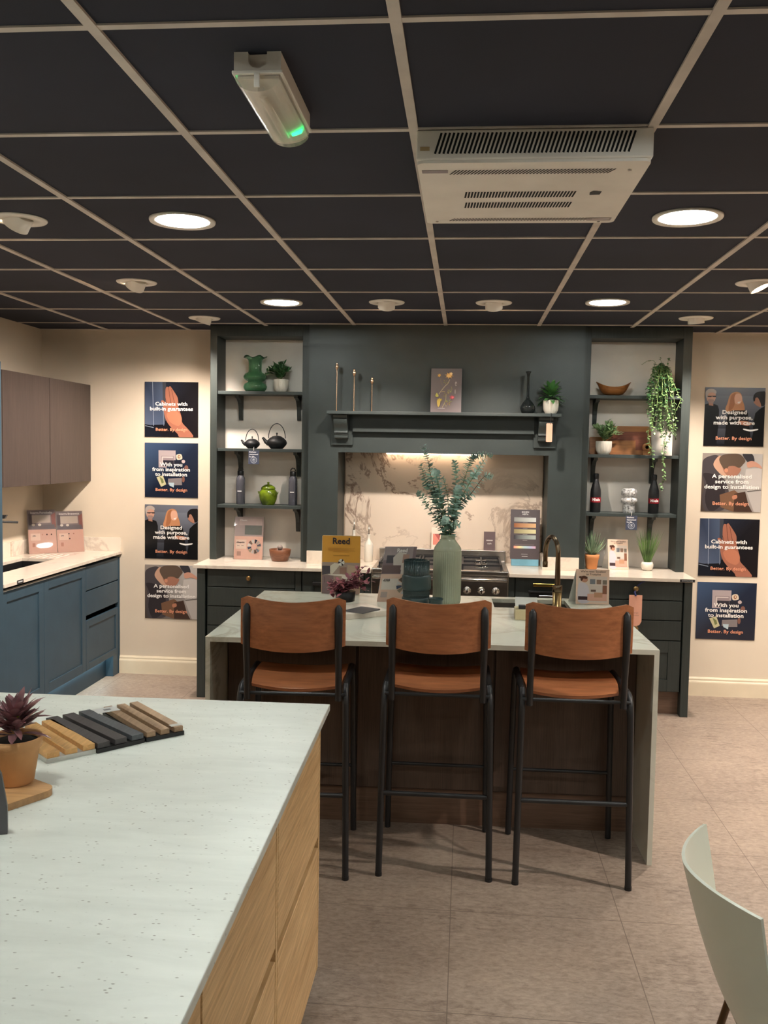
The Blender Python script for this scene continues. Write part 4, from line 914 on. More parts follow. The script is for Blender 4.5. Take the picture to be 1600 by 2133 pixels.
obj('bowl', MB().lathe([(.052, 0), (.056, .003), (.070, .045), (.074, .078), (.071, .080), (.066, .074), (.058, .035), (.001, .018)], c, 40), 'bowlw', t)
m = MB(); ax = Fr(c, (1, 0, 0), (0, 1, 0)); m.tube([(c[0]-.012, c[1]+.01, CT+.03), (c[0]+.001, c[1]-.008, CT+.078)], [.012, .014], 16); m.ball((c[0]+.002, c[1]-.012, CT+.092), .0185)
o = obj('pestle', m, 'pestle'); tag(o, 'grey stone pestle standing in the wooden mortar bowl', 'pestle')
# ---- mantel things
MZ = 1.8925
for x, h, lb in ((-.853, .314, 'tallest of the three slim metal candlesticks on the mantel'), (-.739, .274, 'middle height slim metal candlestick on the mantel'), (-.622, .222, 'shortest of the three slim metal candlesticks on the mantel')):
    c = (x, 5.945, MZ); t = thing('candlestick', lb, 'candlestick', c, 0, 'slim candlesticks on the mantel')
    obj('base', MB().lathe([(.020, 0), (.020, .003), (.004, .006), (.001, .006)], c, 28), 'rose', t)
    obj('stem', MB().lathe([(.0036, .003), (.0040, h*.5), (.0036, h-.04)], c, 14), 'rose', t)
    obj('candle_cup', MB().lathe([(.003, h-.048), (.010, h-.036), (.0125, h-.022), (.009, h-.014), (.007, h-.006), (.008, h), (.001, h)], c, 20), 'rose', t)
def sline(pts, w, col): 
    P = catmull(pts, 4, False); L_, R_ = [], []
    for i, p in enumerate(P):
        a, b = P[max(i-1, 0)], P[min(i+1, len(P)-1)]; dx, dy = b[0]-a[0], b[1]-a[1]; l = math.hypot(dx, dy) or 1
        L_.append((p[0]-dy/l*w, p[1]+dx/l*w)); R_.append((p[0]+dy/l*w, p[1]-dx/l*w))
    return (L_+R_[::-1], col)
BB = (150, 1330, 165, 1915)
def flower(cx, cy, r, n, col, ph=0, squash=1.):
    P = []
    for i in range(n*2):
        rr = r if i % 2 == 0 else r*.5; P.append((cx+rr*math.cos(math.pi*i/n+ph), cy+rr*squash*math.sin(math.pi*i/n+ph)))
    return (px(BB, P, 2), col)
S = [(full, [(128, 112, 112), (120, 106, 106), (96, 90, 94), (104, 98, 98)])]
S += [(lambda q: (px(BB, q[0]), q[1]))(sline(p, w_, cl_)) for p, w_, cl_ in (
    ([(870, 600), (800, 760), (700, 860), (560, 1040), (460, 1190)], 14, (176, 160, 130)), ([(740, 1180), (730, 1400), (660, 1600), (600, 1720)], 12, (176, 160, 120)),
    ([(520, 540), (530, 700), (600, 830)], 7, (130, 118, 96)), ([(800, 1120), (900, 1080), (960, 1000), (930, 880)], 12, (140, 136, 100)), ([(700, 1090), (600, 1080), (560, 1110)], 10, (170, 150, 110)))]
random.seed(3)
for (cx, cy, n_, r_, cl_) in ((720, 700, 12, 120, (120, 116, 78)), (860, 1080, 12, 110, (150, 146, 92)), (700, 1220, 8, 90, (140, 136, 80)), (840, 1500, 16, 150, (158, 142, 84)), (700, 1640, 5, 80, (190, 170, 110))):
    for i in range(n_):
        a = random.uniform(0, 6.28); b_ = a+random.uniform(-.5, .5); rr = r_*random.uniform(.5, 1)
        x0, y0 = cx+20*math.cos(a), cy+20*math.sin(a); x1, y1 = x0+rr*math.cos(b_), y0+rr*math.sin(b_); nx, ny = -math.sin(b_)*r_*.10, math.cos(b_)*r_*.10
        S.append((px(BB, [(x0, y0), ((x0+x1)/2+nx, (y0+y1)/2+ny), (x1, y1), ((x0+x1)/2-nx, (y0+y1)/2-ny)]), tuple(v+random.randint(-20, 20) for v in cl_)))
S += [flower(850, 450, 180, 8, (222, 168, 96), .2, .8), flower(840, 470, 110, 8, (234, 190, 120), .5, .7), flower(925, 380, 70, 5, (240, 206, 150)), flower(465, 450, 85, 6, (206, 160, 84), .3), flower(500, 1420, 130, 7, (206, 176, 74), .1, .6),
      (px(BB, [(400, 1450), (520, 1450), (520, 1600), (465, 1700), (420, 1640)], 3), (214, 184, 90)), (px(BB, [(330, 1270), (370, 1160), (400, 1160), (460, 1270), (400, 1310)], 3), (190, 186, 90)),
      flower(980, 1320, 120, 6, (196, 66, 76), .4, .8), flower(1000, 1320, 60, 5, (226, 110, 116)), (px(BB, ell(1115, 780, 40, 90)), (170, 160, 160)), (px(BB, ell(1120, 800, 16, 40)), (60, 54, 60)), (px(BB, ell(1090, 1090, 26, 90)), (160, 150, 148)), (px(BB, [(430, 1745), (705, 1752), (705, 1768), (430, 1760)]), (190, 180, 180))]
o = obj('botanical_print', printed(MB(), Fr((-.240, 5.950, MZ+.0006), (1, -.03, 0), (0, .16, 1)), .198, .290, .018, S, back=(150, 140, 138)), 'print', origin=(-.14, 5.95, MZ)); tag(o, 'botanical flower canvas standing in the middle of the mantel', 'picture')
c = (.383, 5.94, MZ); t = thing('glass_bottle_vase', 'dark glass vase with a long narrow neck on the mantel', 'vase', c)
prof = [(.030, 0), (.040, .006), (.048, .030), (.047, .045), (.034, .068), (.015, .090), (.009, .110), (.008, .235), (.012, .255), (.019, .268)]
lath(t, 'body', prof+[(r-.003, z_) for r, z_ in prof[::-1][:-2]]+[(.030, .012), (.001, .010)], c, 'smoke', 40)
c = (.530, 5.945, MZ); t = thing('potted_plant', 'bright broad leaved plant in a white ribbed pot on the mantel', 'plant', c)
pot(t, c, .050, .088)
random.seed(8); m = MB()
for i in range(46):
    a = i*2.4; el = .1+1.15*(i/46); dd = (math.cos(a)*math.cos(el), math.sin(a)*math.cos(el)*.9, math.sin(el)); b0 = (c[0]+dd[0]*.02, c[1]+dd[1]*.02, MZ+.085+.07*i/46)
    m.leaf(b0, dd, (0, 0, 1), random.uniform(.06, .082), .030, .25 if el > .5 else .6, .2)
obj('leaves', m, 'leafb', t)
fr = Fr((.497, 5.845, 1.712), (1, .02, 0), (0, 0, 1)); m = MB(); m.prism(fr, rrect(0, .038, 0, .118, .006), 0, .002)
o = obj('swing_tag', m, 'terra'); m_ = M['tagp'] = paint('pink_card', (236, 172, 146), .5, var=.01); o.data.materials[0] = m_; tag(o, 'pink card tag hanging from the right end of the mantel', 'tag')
obj('string', MB().tube([(.521, 5.8435, 1.822), (.524, 5.850, 1.87), (.526, 5.856, 1.8935), (.526, 5.88, 1.8945)], .0016, 6), 'black', o)
text(o, ['range', 'design'], Fr((.512, 5.8425, 1.735), (0, 0, 1), (-1, 0, 0)), .012, (150, 96, 76), bold=0) if 0 else None
# ---- right tower
c = (.957, 6.19, S1+.001); t = thing('wooden_bowl', 'curved olive wood bowl with pointed ends on the top right shelf', 'bowl', c)
rows = []
for i in range(9):
    v = i/8; row = []
    for j in range(33):
        a = 2*math.pi*j/32; r_ = .35+.65*v**.7; ex = .108*r_+(.006 if v == 1 else 0); ey = .05*r_
        x = ex*math.copysign(abs(math.cos(a))**.9, math.cos(a)); zq = .052*v**1.6+(.030*(abs(x)/.108)**2.2*v)
        row.append((c[0]+x, c[1]+ey*math.sin(a), c[2]+zq+.0045))
    rows.append(row)
m = MB(); m.grid(rows, thick=.004); m.idx([V(p) for p in rows[0][:-1]], [tuple(range(32))]); m.idx([V(p)-V((0, 0, .0045)) for p in rows[0][:-1]], [tuple(range(32))[::-1]]); obj('bowl_body', m, 'olive', t)
c = (.903, 6.165, S2); t = thing('potted_plant', 'pale green leafy plant in a white ribbed pot on the second right shelf', 'plant', c)
pot(t, c, .053, .088); bush(t, (c[0], c[1], S2+.075), 460, .112, .140, .040, .015, 'leafs', 21, .02, 28)
fr = Fr((.822, 6.262, S2+.0005), (1, 0, 0), (0, .12, 1)); m = MB(); m.prism(fr, rrect(0, .40, 0, .115, .008), 0, .016)
o = obj('chopping_board', m, 'board'); tag(o, 'wide brown wooden chopping board behind the pale green plant', 'board')
fr = Fr((.935, 6.252, S2+.0005), (1, 0, 0), (0, .13, 1)); m = MB(); m.prism(fr, rrect(.005, .29, 0, .192, .025, 8), 0, .0085)
o = obj('chopping_board', m, 'boardl'); o.data.materials[0] = M['board']; tag(o, 'taller rounded wooden chopping board leaning on the second right shelf', 'board')
m = MB(); m.prism(fr, rrect(.03, .288, .095, .155, .002), .0087, .0097); obj('red_stripe', m, 'boardd', o)
m = MB(); m.prism(fr, rrect(.19, .285, .03, .095, .002), .0087, .0099); obj('dark_stripe', m, 'boardd', o)
m = MB(); ax = Fr((1.192, 6.215, S2+.052), (1, 0, 0), (0, 0, 1)); m.lathe([(.030, 0), (.030, .014), (.012, .014), (.012, .0)], (0, 0, 0), 24, axis=ax); m.box(1.165, 1.219, 6.200, 6.228, S2+.0005, S2+.028)
o = obj('board_handle', m, 'board'); tag(o, 'round wooden ring handle block among the boards under the trailing plant', 'board')
# trailing plant
c = (1.300, 6.20, S1); t = thing('trailing_plant', 'long trailing green plant spilling down the right shelving alcove', 'plant', c)
obj('pot', MB().lathe([(.038, 0), (.055, .08), (.057, .09), (.050, .09), (.001, .08)], c, 30), 'soil', t)
random.seed(17)
def strand(pts, n, sz, m, st):
    P = catmull(pts, 8, False); st.tube(P, .0012, 5)
    for i in range(n):
        p = V(P[int((i+.5)/n*(len(P)-1))]); a = random.uniform(0, 6.28)
        dd = V((math.cos(a), math.sin(a)*.8-.25, random.uniform(-.7, .3))); m.leaf(p, dd, (0, -.4, 1), sz*random.uniform(.8, 1.25), sz*.75, random.uniform(0, .5), .15)
m = MB(); st = MB(); md = MB()
def q(x, y, Y=6.06): p = PY(x, y, Y); return (p.x, p.y, p.z)
for i in range(30):
    x0 = random.uniform(1356, 1403); ytop = random.uniform(755, 785); yb = random.choice([810, 830, 850, 870, 900]); Y = random.uniform(6.02, 6.085)
    dx = random.uniform(-8, 8)
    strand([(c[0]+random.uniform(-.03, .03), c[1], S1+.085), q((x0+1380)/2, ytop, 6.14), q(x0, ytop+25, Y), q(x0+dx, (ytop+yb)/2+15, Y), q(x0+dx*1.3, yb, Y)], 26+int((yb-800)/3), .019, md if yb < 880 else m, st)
for pts, n_ in (([(1375, 780), (1360, 830), (1357, 880), (1350, 905), (1358, 940), (1361, 975)], 40), ([(1366, 780), (1362, 850), (1353, 890), (1349, 915), (1356, 948)], 36), ([(1390, 780), (1404, 800), (1413, 822), (1418, 832), (1410, 852)], 26), ([(1392, 790), (1402, 860), (1404, 900), (1407, 912)], 30),
                ([(1385, 800), (1388, 860), (1393, 890), (1383, 920), (1380, 950), (1383, 985), (1379, 1010), (1378, 1020)], 60), ([(1388, 800), (1392, 870), (1397, 905), (1386, 925)], 44), ([(1380, 800), (1378, 860), (1374, 890), (1380, 912)], 34), ([(1386, 830), (1395, 880), (1401, 905)], 40), ([(1380, 820), (1390, 880), (1386, 905), (1384, 940), (1382, 970)], 46), ([(1372, 790), (1368, 850), (1360, 880), (1364, 905)], 36)):
    Y = random.uniform(6.0, 6.06); strand([(c[0], c[1], S1+.085), q(pts[0][0], 765, 6.13)]+[q(x, y, Y) for x, y in pts], n_, .018, m, st)
strand([(c[0], c[1], S1+.085), q(1366, 757, 6.14), q(1357, 751, 6.13), q(1347, 753, 6.13), q(1337, 760, 6.13)], 12, .010, m, st)
strand([(c[0], c[1], S1+.085), q(1377, 752, 6.12), q(1375, 744, 6.12)], 6, .012, m, st); strand([(c[0], c[1], S1+.085), q(1392, 752, 6.12), q(1397, 746, 6.12)], 8, .018, m, st)
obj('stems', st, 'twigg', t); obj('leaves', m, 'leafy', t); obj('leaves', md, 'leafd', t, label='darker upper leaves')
# black branded flasks and ornament
def flask(x, label):
    c = (x, 6.19, S3); t = thing('flask', label, 'bottle', c, 0, 'black flasks with red labels')
    obj('body', MB().lathe([(.031, 0), (.0345, .004), (.035, .120), (.033, .150), (.024, .185), (.0165, .212), (.0155, .222), (.001, .222)], c, 36), 'black', t)
    obj('cap', MB().lathe([(.0165, .222), (.0175, .224), (.0180, .252), (.015, .258), (.001, .258)], c, 28), 'blackp', t)
    m = MB(); rr = .0355; rows = [[(x+rr*math.sin(R(a)), 6.19-rr*math.cos(R(a)), S3+z_) for a in range(-72, 73, 8)] for z_ in (.066, .100)]; m.grid(rows); obj('band', m, 'redl', t)
    tm = textmb(['Miele'], Fr((0, 0, 0), (1, 0, 0), (0, 1, 0)), .026, (240, 232, 230), bold=.035)
    tm.v = [(x+.0362*math.sin(v[0]/.0362), 6.19-.0362*math.cos(v[0]/.0362), S3+.0765+v[1]) for v in tm.v]; obj('lettering', tm, 'print', t)
flask(.864, 'black flask with a red label at the left of the third right shelf'); flask(1.243, 'black flask with a red label under the trailing plant')
c = (1.083, 6.19, S3); t = obj('ornament', MB().lathe([(.036, 0), (.040, .004), (.038, .050), (.036, .060), (.050, .068), (.054, .082), (.052, .096), (.034, .104), (.034, .108), (.050, .118), (.052, .138), (.046, .156), (.034, .164), (.028, .158), (.001, .150)], (0, 0, 0), 60, ribs=10, rd=.004), 'orn', local=True); t.location = c; tag(t, 'mottled white stacked ceramic ornament between the black flasks', 'ornament')
# right counter: aloe, card, grass
c = (.845, 6.14, CT+.0005); t = thing('potted_aloe', 'spiky grey green aloe in an orange terracotta pot on the right worktop', 'plant', c)
obj('pot', MB().lathe([(.033, 0), (.036, .003), (.044, .066), (.048, .068), (.050, .096), (.046, .097), (.044, .088), (.001, .086)], c, 40), 'terra', t); obj('soil', MB().lathe([(.044, .087), (.03, .093), (.001, .094)], c, 20), 'soil', t)
random.seed(4); m = MB()
for i in range(34):
    a = i*2.4; el = .55+.95*(i/34); L_ = random.uniform(.09, .13); dd = V((math.cos(a)*math.cos(el), math.sin(a)*math.cos(el)*.7, math.sin(el))); b0 = V((c[0], c[1], CT+.09))+dd*.01
    pts = [b0, b0+dd*L_*.4+V((0, 0, -.002)), b0+dd*L_*.75+V((0, 0, .012)), b0+dd*L_+V((0, 0, .03))]; m.tube([tuple(p) for p in pts], [.0055, .0050, .0032, .0006], 6)
obj('leaves', m, 'aloe', t)
SH = [(full, (236, 206, 184)), (rc(.06, .94, .06, .80), (222, 206, 194)), (rc(.42, .58, .58, .72), (128, 132, 138)), (rc(.62, .76, .58, .71), (146, 120, 104)), (rc(.80, .93, .57, .70), (132, 120, 108)),
      (px((0, 1, 0, 1), [(.08, .94), (.07, .45), (.2, .38), (.34, .45), (.40, .62), (.40, .94)], 3), (214, 206, 214)), (ell(.26, .30, .10, .085), (0, 0, 0)), (rc(.40, .90, .36, .54), (214, 200, 190)), (rc(.45, .6, .36, .42), (110, 90, 80)), (rc(.80, .93, .14, .55), (140, 96, 76)), (rc(.07, .35, .12, .22), (72, 54, 58)), (rc(.35, .93, .10, .30), (220, 170, 150)), (rc(.55, .8, .2, .34), (196, 150, 120))]
SH[6] = (ell(.26, .70, .10, .075), (196, 144, 120)); SH += [(px((0, 1, 0, 1), [(.14, .32), (.14, .22), (.26, .19), (.35, .24), (.30, .28), (.22, .27), (.18, .34)], 3), (90, 58, 46)), (ell(.13, .77, .045, .03), (90, 58, 46))]
def trust(fr, w, h, label, o0):
    o = obj('review_card', printed(MB(), fr, w, h, .0015, SH), 'gloss', origin=tuple(fr.o)); tag(o, label, 'card', 'folded review cards')
    text(o, ["We're rated 'Excellent'", 'on Trustpilot'], Fr(fr(w*.52, h*.915, .0022), fr.r, fr.u), w*.082, (92, 66, 56), bold=.02, lead=1.05)
    m = MB(); P = [fr(0, h-.001, -.0016), fr(w, h-.001, -.0016), fr(w, 0, -.0016)+V((-.03, o0, 0)), fr(0, 0, -.0016)+V((-.03, o0, 0))]
    for p in P[2:]: p.z = fr.o.z+.0003
    m.face(P); m.face([p+V((0, .001, 0)) for p in P][::-1]); obj('back_flap', m, 'whiteb', o)
trust(Fr((.955, 6.13, CT+.0006), (1, -.06, 0), (-.04, .12, 1)), .130, .200, 'small folded review card standing between the aloe and the grass pot', .09)
c = (1.207, 6.14, CT+.0005); t = thing('potted_grass', 'tall green grass in a small round white pot on the right worktop', 'plant', c)
obj('pot', MB().lathe([(.026, 0), (.032, .004), (.040, .025), (.040, .040), (.033, .056), (.030, .056), (.030, .050), (.001, .048)], c, 36), 'ceram', t)
random.seed(6); m = MB()
for i in range(190):
    a = random.uniform(0, 6.28); sp = random.random()**.7*.36; L_ = random.uniform(.15, .235); dd = V((math.cos(a)*sp, math.sin(a)*sp*.5, 1)).normalized(); b0 = V((c[0]+math.cos(a)*sp*.05, c[1]+math.sin(a)*sp*.05, CT+.048))
    sd = V((random.uniform(-1, 1), random.uniform(-1, 1), 0)).normalized(); w_ = .0013
    P = [b0+dd*L_*k+V((math.cos(a), 0, -.3))*(.012*k*k*sp/.3) for k in (0, .35, .7, 1)]
    m.grid([[p-sd*w_*f_, p+sd*w_*f_] for p, f_ in zip(P, (1, 1, .8, .1))])
obj('blades', m, 'grass', t)
# ---- middle counter / splashback things
for x, y, h, lb in ((-.654, 6.20, .25, 'white ceramic oil bottle with a dark spout, nearer the cooker'), (-.765, 6.27, .28, 'white ceramic oil bottle half hidden behind the yellow board')):
    c = (x, y, CT+.0005); t = thing('oil_bottle', lb, 'bottle', c, 0, 'white oil bottles on the worktop'); k = h/.25
    obj('body', MB().lathe([(.028, 0), (.030, .003), (.031, .115*k), (.028, .125*k), (.012, .150*k), (.0095, .160*k), (.009, .182*k), (.011, .186*k), (.001, .186*k)], c, 36), 'ceram', t)
    obj('pourer', MB().lathe([(.006, .186*k), (.004, .20*k), (.003, h), (.001, h)], c, 12), 'steel', t)
fr = Fr((-.228, 6.285, .9685), (1, 0, 0), (0, .05, 1)); brochure('card', 'pale pink card behind the celadon vase on the cooker backguard', fr, .105, .15, [(full, (240, 214, 196)), (px((0, 1, 0, 1), [(.1, .3), (.5, .3), (.6, .8), (.1, .8)]), (226, 140, 124)), (px((0, 1, 0, 1), [(.2, .3), (.6, .3), (.5, .6)]), (178, 98, 92))], cat='card')
fr = Fr((.132, 6.300, .9685), (1, 0, 0), (0, .06, 1)); brochure('card', 'small grey card standing on the cooker backguard', fr, .078, .128, [(full, (112, 96, 98)), (rc(.22, .78, .50, .56), (200, 190, 186))], [('style', .5, .33, .2, (200, 190, 186))], cat='card')
c0 = V((.312, 6.20, CT+.0008)); m = MB().box(.318, .500, 6.185, 6.26, CT+.0008, CT+.045); o = obj('card_box', m, 'bluebox', bev=.002); tag(o, 'flat pale blue card box under the metal finish swatch board', 'box')
mt = lambda a, b: [a, b, b, a]
fr = Fr((.308, 6.188, CT+.0462), (1, 0, 0), (0, .13, 1)); sw = [(full, (92, 82, 84)), (rc(.29, .70, .866, .872), (130, 120, 122))]
for y_, c_a, c_b in ((.755, (150, 150, 144), (226, 230, 226)), (.637, (160, 96, 60), (238, 190, 140)), (.516, (150, 134, 96), (240, 232, 180)), (.400, (58, 52, 60), (196, 206, 200))):
    sw.append((rc(.12, .87, y_, y_+.085), mt(c_a, c_b))); sw.append((rc(.42, .58, y_-.022, y_-.016), (170, 164, 160)))
for i, (a_, b_) in enumerate((((238, 150, 140), (240, 220, 160)), ((240, 220, 160), (190, 214, 214)), ((190, 214, 214), (190, 196, 226)), ((190, 196, 226), (226, 180, 206)))): sw.append((rc(.12+.1875*i, .12+.1875*(i+1), .215, .265), mt(a_, b_)))
sw += [(rc(.15, .82, .288, .293), (170, 150, 150)), (rc(.38, .6, .095, .105), (180, 176, 174)), (rc(.4, .6, .05, .062), (200, 196, 194))]
o = brochure('swatch_board', 'dark board with metallic finish swatches leaning on the splashback', fr, .196, .335, sw, [('BOHEN', .5, .935, .075, (220, 216, 214)), ('HEITA', .5, .89, .075, (220, 216, 214))], cat='board', t=.005)
# pink tag on navy ribbon, right drawer knob
o = obj('hanging_tag', MB().prism(front(1.030, FY-.040, .575), rrect(0, .080, 0, .195, .026, 6)[:14]+[(0, 0.026)][:0]+[(.026, 0), (.054, 0)]+[] if 0 else [(0, .195), (0, .03), (.012, .008), (.03, 0), (.05, 0), (.068, .008), (.080, .03), (.080, .195)], 0, .002), 'bluebox', origin=(1.07, FY-.04, .575)); o.data.materials[0] = M['tagp']
tag(o, 'pink card tag hanging by a navy ribbon from a right drawer knob', 'tag')
obj('ribbon', MB().tube([(1.070, FY-.043, .764), (1.062, FY-.044, .790), (1.074, FY-.026, .797), (1.080, FY-.020, .824), (1.110, FY-.016, .848), (1.130, FY-.012, .853)], [.006, .005, .003, .004, .004, .003], 6), 'navy', o)
text(o, ['design', 'service'], front(1.072, FY-.0425, .655), .014, (180, 128, 110), bold=0)
# ---- left counter pink displays
def ldisp(a, b, top, label, ttl, dots):
    A = V((a[0], a[1], WT+.0008)); Bq = V((b[0], b[1], WT+.0008)); r = (Bq-A); w = r.length; r.normalize(); n_ = V((r.y, -r.x, 0)); u = (V((0, 0, 1))-n_*.22).normalized(); fr = Fr(A, r, u); h = top
    S = [(full, (232, 186, 168)), (rc(0, 1, .55, 1), (140, 126, 128)), (rc(.12, .82, .70, .88), (206, 190, 178)), (rc(.04, .16, .66, .92), (96, 84, 86)), (px((0, 1, 0, 1), [(.84, .12), (1, .06), (1, .42), (.86, .34)]), (150, 100, 92)), (rc(.05, .95, .57, .66), (122, 112, 116)), (ell(.2, .66, .06, .03), (236, 226, 214)), (ell(.42, .66, .06, .03), (236, 226, 214)), (rc(.08, .42, .30, .46), (246, 214, 196)), (rc(.13, .23, .15, .24), (206, 150, 130))]
    for dx, dy, cl_ in dots: S.append((ell(dx, dy, .026, .018, 12), cl_))
    o = brochure('price_display', label, fr, w, h, S, [(ttl, .5, .915, .105, (236, 228, 224)), ('£95', .2, .39, .07, (90, 70, 66))], cat='display'); o['group'] = 'pink price displays on the left worktop'
    m = MB(); m.fbox(fr, -.003, w+.003, -.001, h+.004, .0036, .0056); k = obj('acrylic_cover', m, 'clear', o)
    m = MB(); m.fbox(fr, w*.2, w*.8, 0, .003, -.10, -.003); 
    return o
ldisp((-2.985, 6.015), (-2.838, 6.133), .305, 'pink price display nearer the sink on the left worktop', 'Integra Portobello', ((.5, .43, (216, 160, 140)), (.66, .43, (88, 62, 58)), (.82, .43, (110, 76, 66))))
ldisp((-2.835, 6.135), (-2.693, 6.251), .292, 'pink price display nearer the back wall on the left worktop', 'Integra Brunswick', ((.45, .45, (70, 58, 60)), (.63, .45, (186, 132, 112)), (.47, .33, (70, 58, 60))))
# ---- island things
IZ = ITZ+.0005
c = (-.084, 4.60, IZ); t = thing('ribbed_vase', 'tall sage green ribbed ceramic vase holding eucalyptus on the island', 'vase', c)
obj('lower_body', MB().lathe([(.058, 0), (.068, .004), (.0715, .02), (.0715, .262), (.070, .268)], c, 160, ribs=40, rd=.0024), 'vasec', t)
obj('shoulder', MB().lathe([(.0695, .267), (.0705, .270), (.066, .285), (.050, .308), (.040, .320), (.037, .328), (.036, .345), (.037, .349), (.034, .349), (.033, .330), (.030, .3)], c, 60), 'vasec', t)
# eucalyptus stems, traced at the vase's own depth with varying depth of their own
random.seed(23)
def E_(x, y): return (860+x/8.889, 920+y/8.889)
stems = [([(590, 1700), (560, 1450), (470, 1150), (400, 900), (330, 600), (280, 350), (200, 90)], 46, .026, -.02), ([(580, 1700), (480, 1350), (350, 950), (230, 720), (150, 430)], 34, .024, .03), ([(620, 1700), (560, 1300), (500, 950), (440, 620), (400, 560)], 34, .023, -.05),
         ([(560, 1690), (500, 1560), (400, 1380), (260, 1180), (170, 1010), (90, 940)], 18, .021, .04), ([(640, 1700), (660, 1300), (640, 1000), (600, 800), (560, 660)], 13, .013, .05), ([(680, 1700), (740, 1300), (800, 900), (800, 560), (770, 370)], 24, .021, .06),
         ([(620, 1700), (760, 1420), (900, 1130), (1080, 960), (1320, 650), (1460, 650)], 30, .022, -.04), ([(700, 1690), (800, 1200), (900, 850), (1000, 560), (1080, 320), (1250, 250), (1450, 270)], 50, .023, .02), ([(700, 1650), (860, 1150), (1060, 750), (1180, 560), (1330, 330)], 22, .022, -.06),
         ([(680, 1700), (720, 1450), (760, 1200), (830, 950), (840, 850)], 30, .023, -.07), ([(640, 1700), (700, 1560), (860, 1540)], 8, .022, -.04), ([(620, 1700), (600, 1500), (610, 1440)], 14, .020, -.05)]
for i, (pts, n_, sz, dy) in enumerate(stems):
    P3 = []
    for k, (x, y) in enumerate(pts):
        X, Y_ = E_(x, y); kk = k/(len(pts)-1); p = PY(X, Y_, 4.60+dy*kk*1.5); P3.append((p.x, p.y, p.z))
    P3[0] = (c[0]+.012*math.cos(i*1.9), c[1]+.012*math.sin(i*1.9), IZ+.30)
    P = catmull(P3, 8, False); o = obj('stem', MB().tube(P, [.0024*(1-.6*j/len(P)) for j in range(len(P))], 6), 'twig' if i in (0, 6) else 'twigg', t); m = MB()
    n_ = int(n_*1.35)
    for j in range(n_):
        f_ = .06+.94*j/(n_-1); q_ = f_*(len(P)-1); a_ = int(q_); p = V(P[a_]); tn = (V(P[min(a_+1, len(P)-1)])-V(P[max(a_-1, 0)])).normalized()
        ph = j*1.35+random.uniform(-.3, .3); b1 = tn.cross(V((0, 1, 0))).normalized(); b2 = tn.cross(b1)
        s_ = sz*1.45*(1.05-.5*f_**3)
        for sg in (1, -1):
            d_ = (b1*math.cos(ph)+b2*math.sin(ph))*sg+tn*random.uniform(.15, .5); m.leaf(p, d_, tuple(tn), s_, s_*.86, random.uniform(-.1, .3), .12)
    obj('leaves', m, 'euca', o)
for i, (ch, nm) in enumerate([(t, '')]): pass
# teal glasses (stack) and small tealight glass
c = (-.232, 4.47, IZ); t = thing('stacked_glass_vase', 'dark teal ribbed glass vase of stacked bands on the island', 'vase', c)
obj('lower_band', MB().lathe([(.060, 0), (.069, .003), (.0705, .008), (.0705, .045), (.066, .050)], c, 48), 'tealm', t)
obj('lower_ribs', MB().lathe([(.0655, .050), (.0655, .086)], c, 160, ribs=40, rd=.005), 'teal', t)
obj('middle_band', MB().lathe([(.062, .084), (.069, .088), (.0715, .094), (.0715, .150), (.069, .156), (.062, .160)], c, 48), 'tealm', t)
obj('upper_ribs', MB().lathe([(.064, .158), (.064, .232), (.061, .232), (.061, .160), (.001, .158)], c, 160, ribs=40, rd=.005), 'teal', t)
c = (-.132, 4.40, IZ); t = thing('tealight_glass', 'small round teal glass with a rim in front of the tall vase', 'glass', c)
obj('cup', MB().lathe([(.030, 0), (.033, .003), (.033, .045), (.036, .048), (.036, .056), (.032, .056), (.030, .045), (.029, .006), (.001, .005)], c, 40), 'teal', t)
# yellow stand
fr = Fr((-.757, 4.79, IZ), (1, 0, 0), (0, .05, 1)); w_, h_ = .207, .312; BX = (160, 668, 100, 862)
def pb(pts, s_=0): return px(BX, pts, s_)
S = [(full, (222, 164, 72)), (pb([(160, 452), (668, 452), (668, 862), (160, 862)]), (168, 150, 138)), (pb([(160, 500), (272, 500), (272, 600), (160, 620)]), (84, 80, 86)), (pb([(272, 500), (330, 460), (400, 470), (390, 500), (300, 610), (275, 600)]), (216, 208, 192)), (pb([(400, 520), (490, 510), (490, 600), (400, 600)]), (150, 118, 106)), (pb([(500, 480), (668, 500), (668, 610), (500, 600)]), (186, 164, 142)), (pb([(160, 620), (320, 620), (320, 862), (160, 862)]), (132, 112, 112)), (pb([(320, 630), (420, 630), (420, 862), (320, 862)]), (160, 138, 126)), (pb([(430, 630), (580, 640), (570, 740), (500, 790), (430, 760)]), (222, 214, 204)), (pb([(240, 610), (420, 605), (560, 620), (500, 634), (280, 622)]), (226, 218, 206)), (pb([(580, 640), (668, 640), (668, 862), (540, 862)]), (176, 150, 136)), (pb([(200, 640), (206, 640), (206, 720), (200, 720)]), (96, 80, 82))]
S += wheel(.511, .538, .085, .06, 9, [(230, 232, 226), (60, 60, 62), (230, 232, 226)], .05)
for a in range(0, 330, 42): S.append(([(.47+.175*math.cos(R(a+40))+.01*math.cos(R(a))*k_, .88+.075*math.sin(R(a+40))+.008*math.sin(R(a+50))*k_) for k_ in (-1, -.2, 1)]+[(.47+.165*math.cos(R(a+42)), .88+.068*math.sin(R(a+42)))], (146, 108, 40)))
for yy, a_, b_ in ((.775, .16, .86), (.755, .16, .84), (.735, .17, .86), (.715, .30, .70)): S.append((rc(a_, b_, yy, yy+.005), (186, 134, 62)))
S.append((rc(.3, .72, .652, .659), (150, 110, 50)))
m = MB(); m.prism(fr, rrect(0, w_, 0, h_, .008), -.004, 0, col=(226, 200, 160))
for i, (pl, cl_) in enumerate(S): m.face([fr(min(max(a_, .012), .988)*w_, min(max(b_, .0), .99)*h_, .0003+.00012*i) for a_, b_ in pl], cl_)
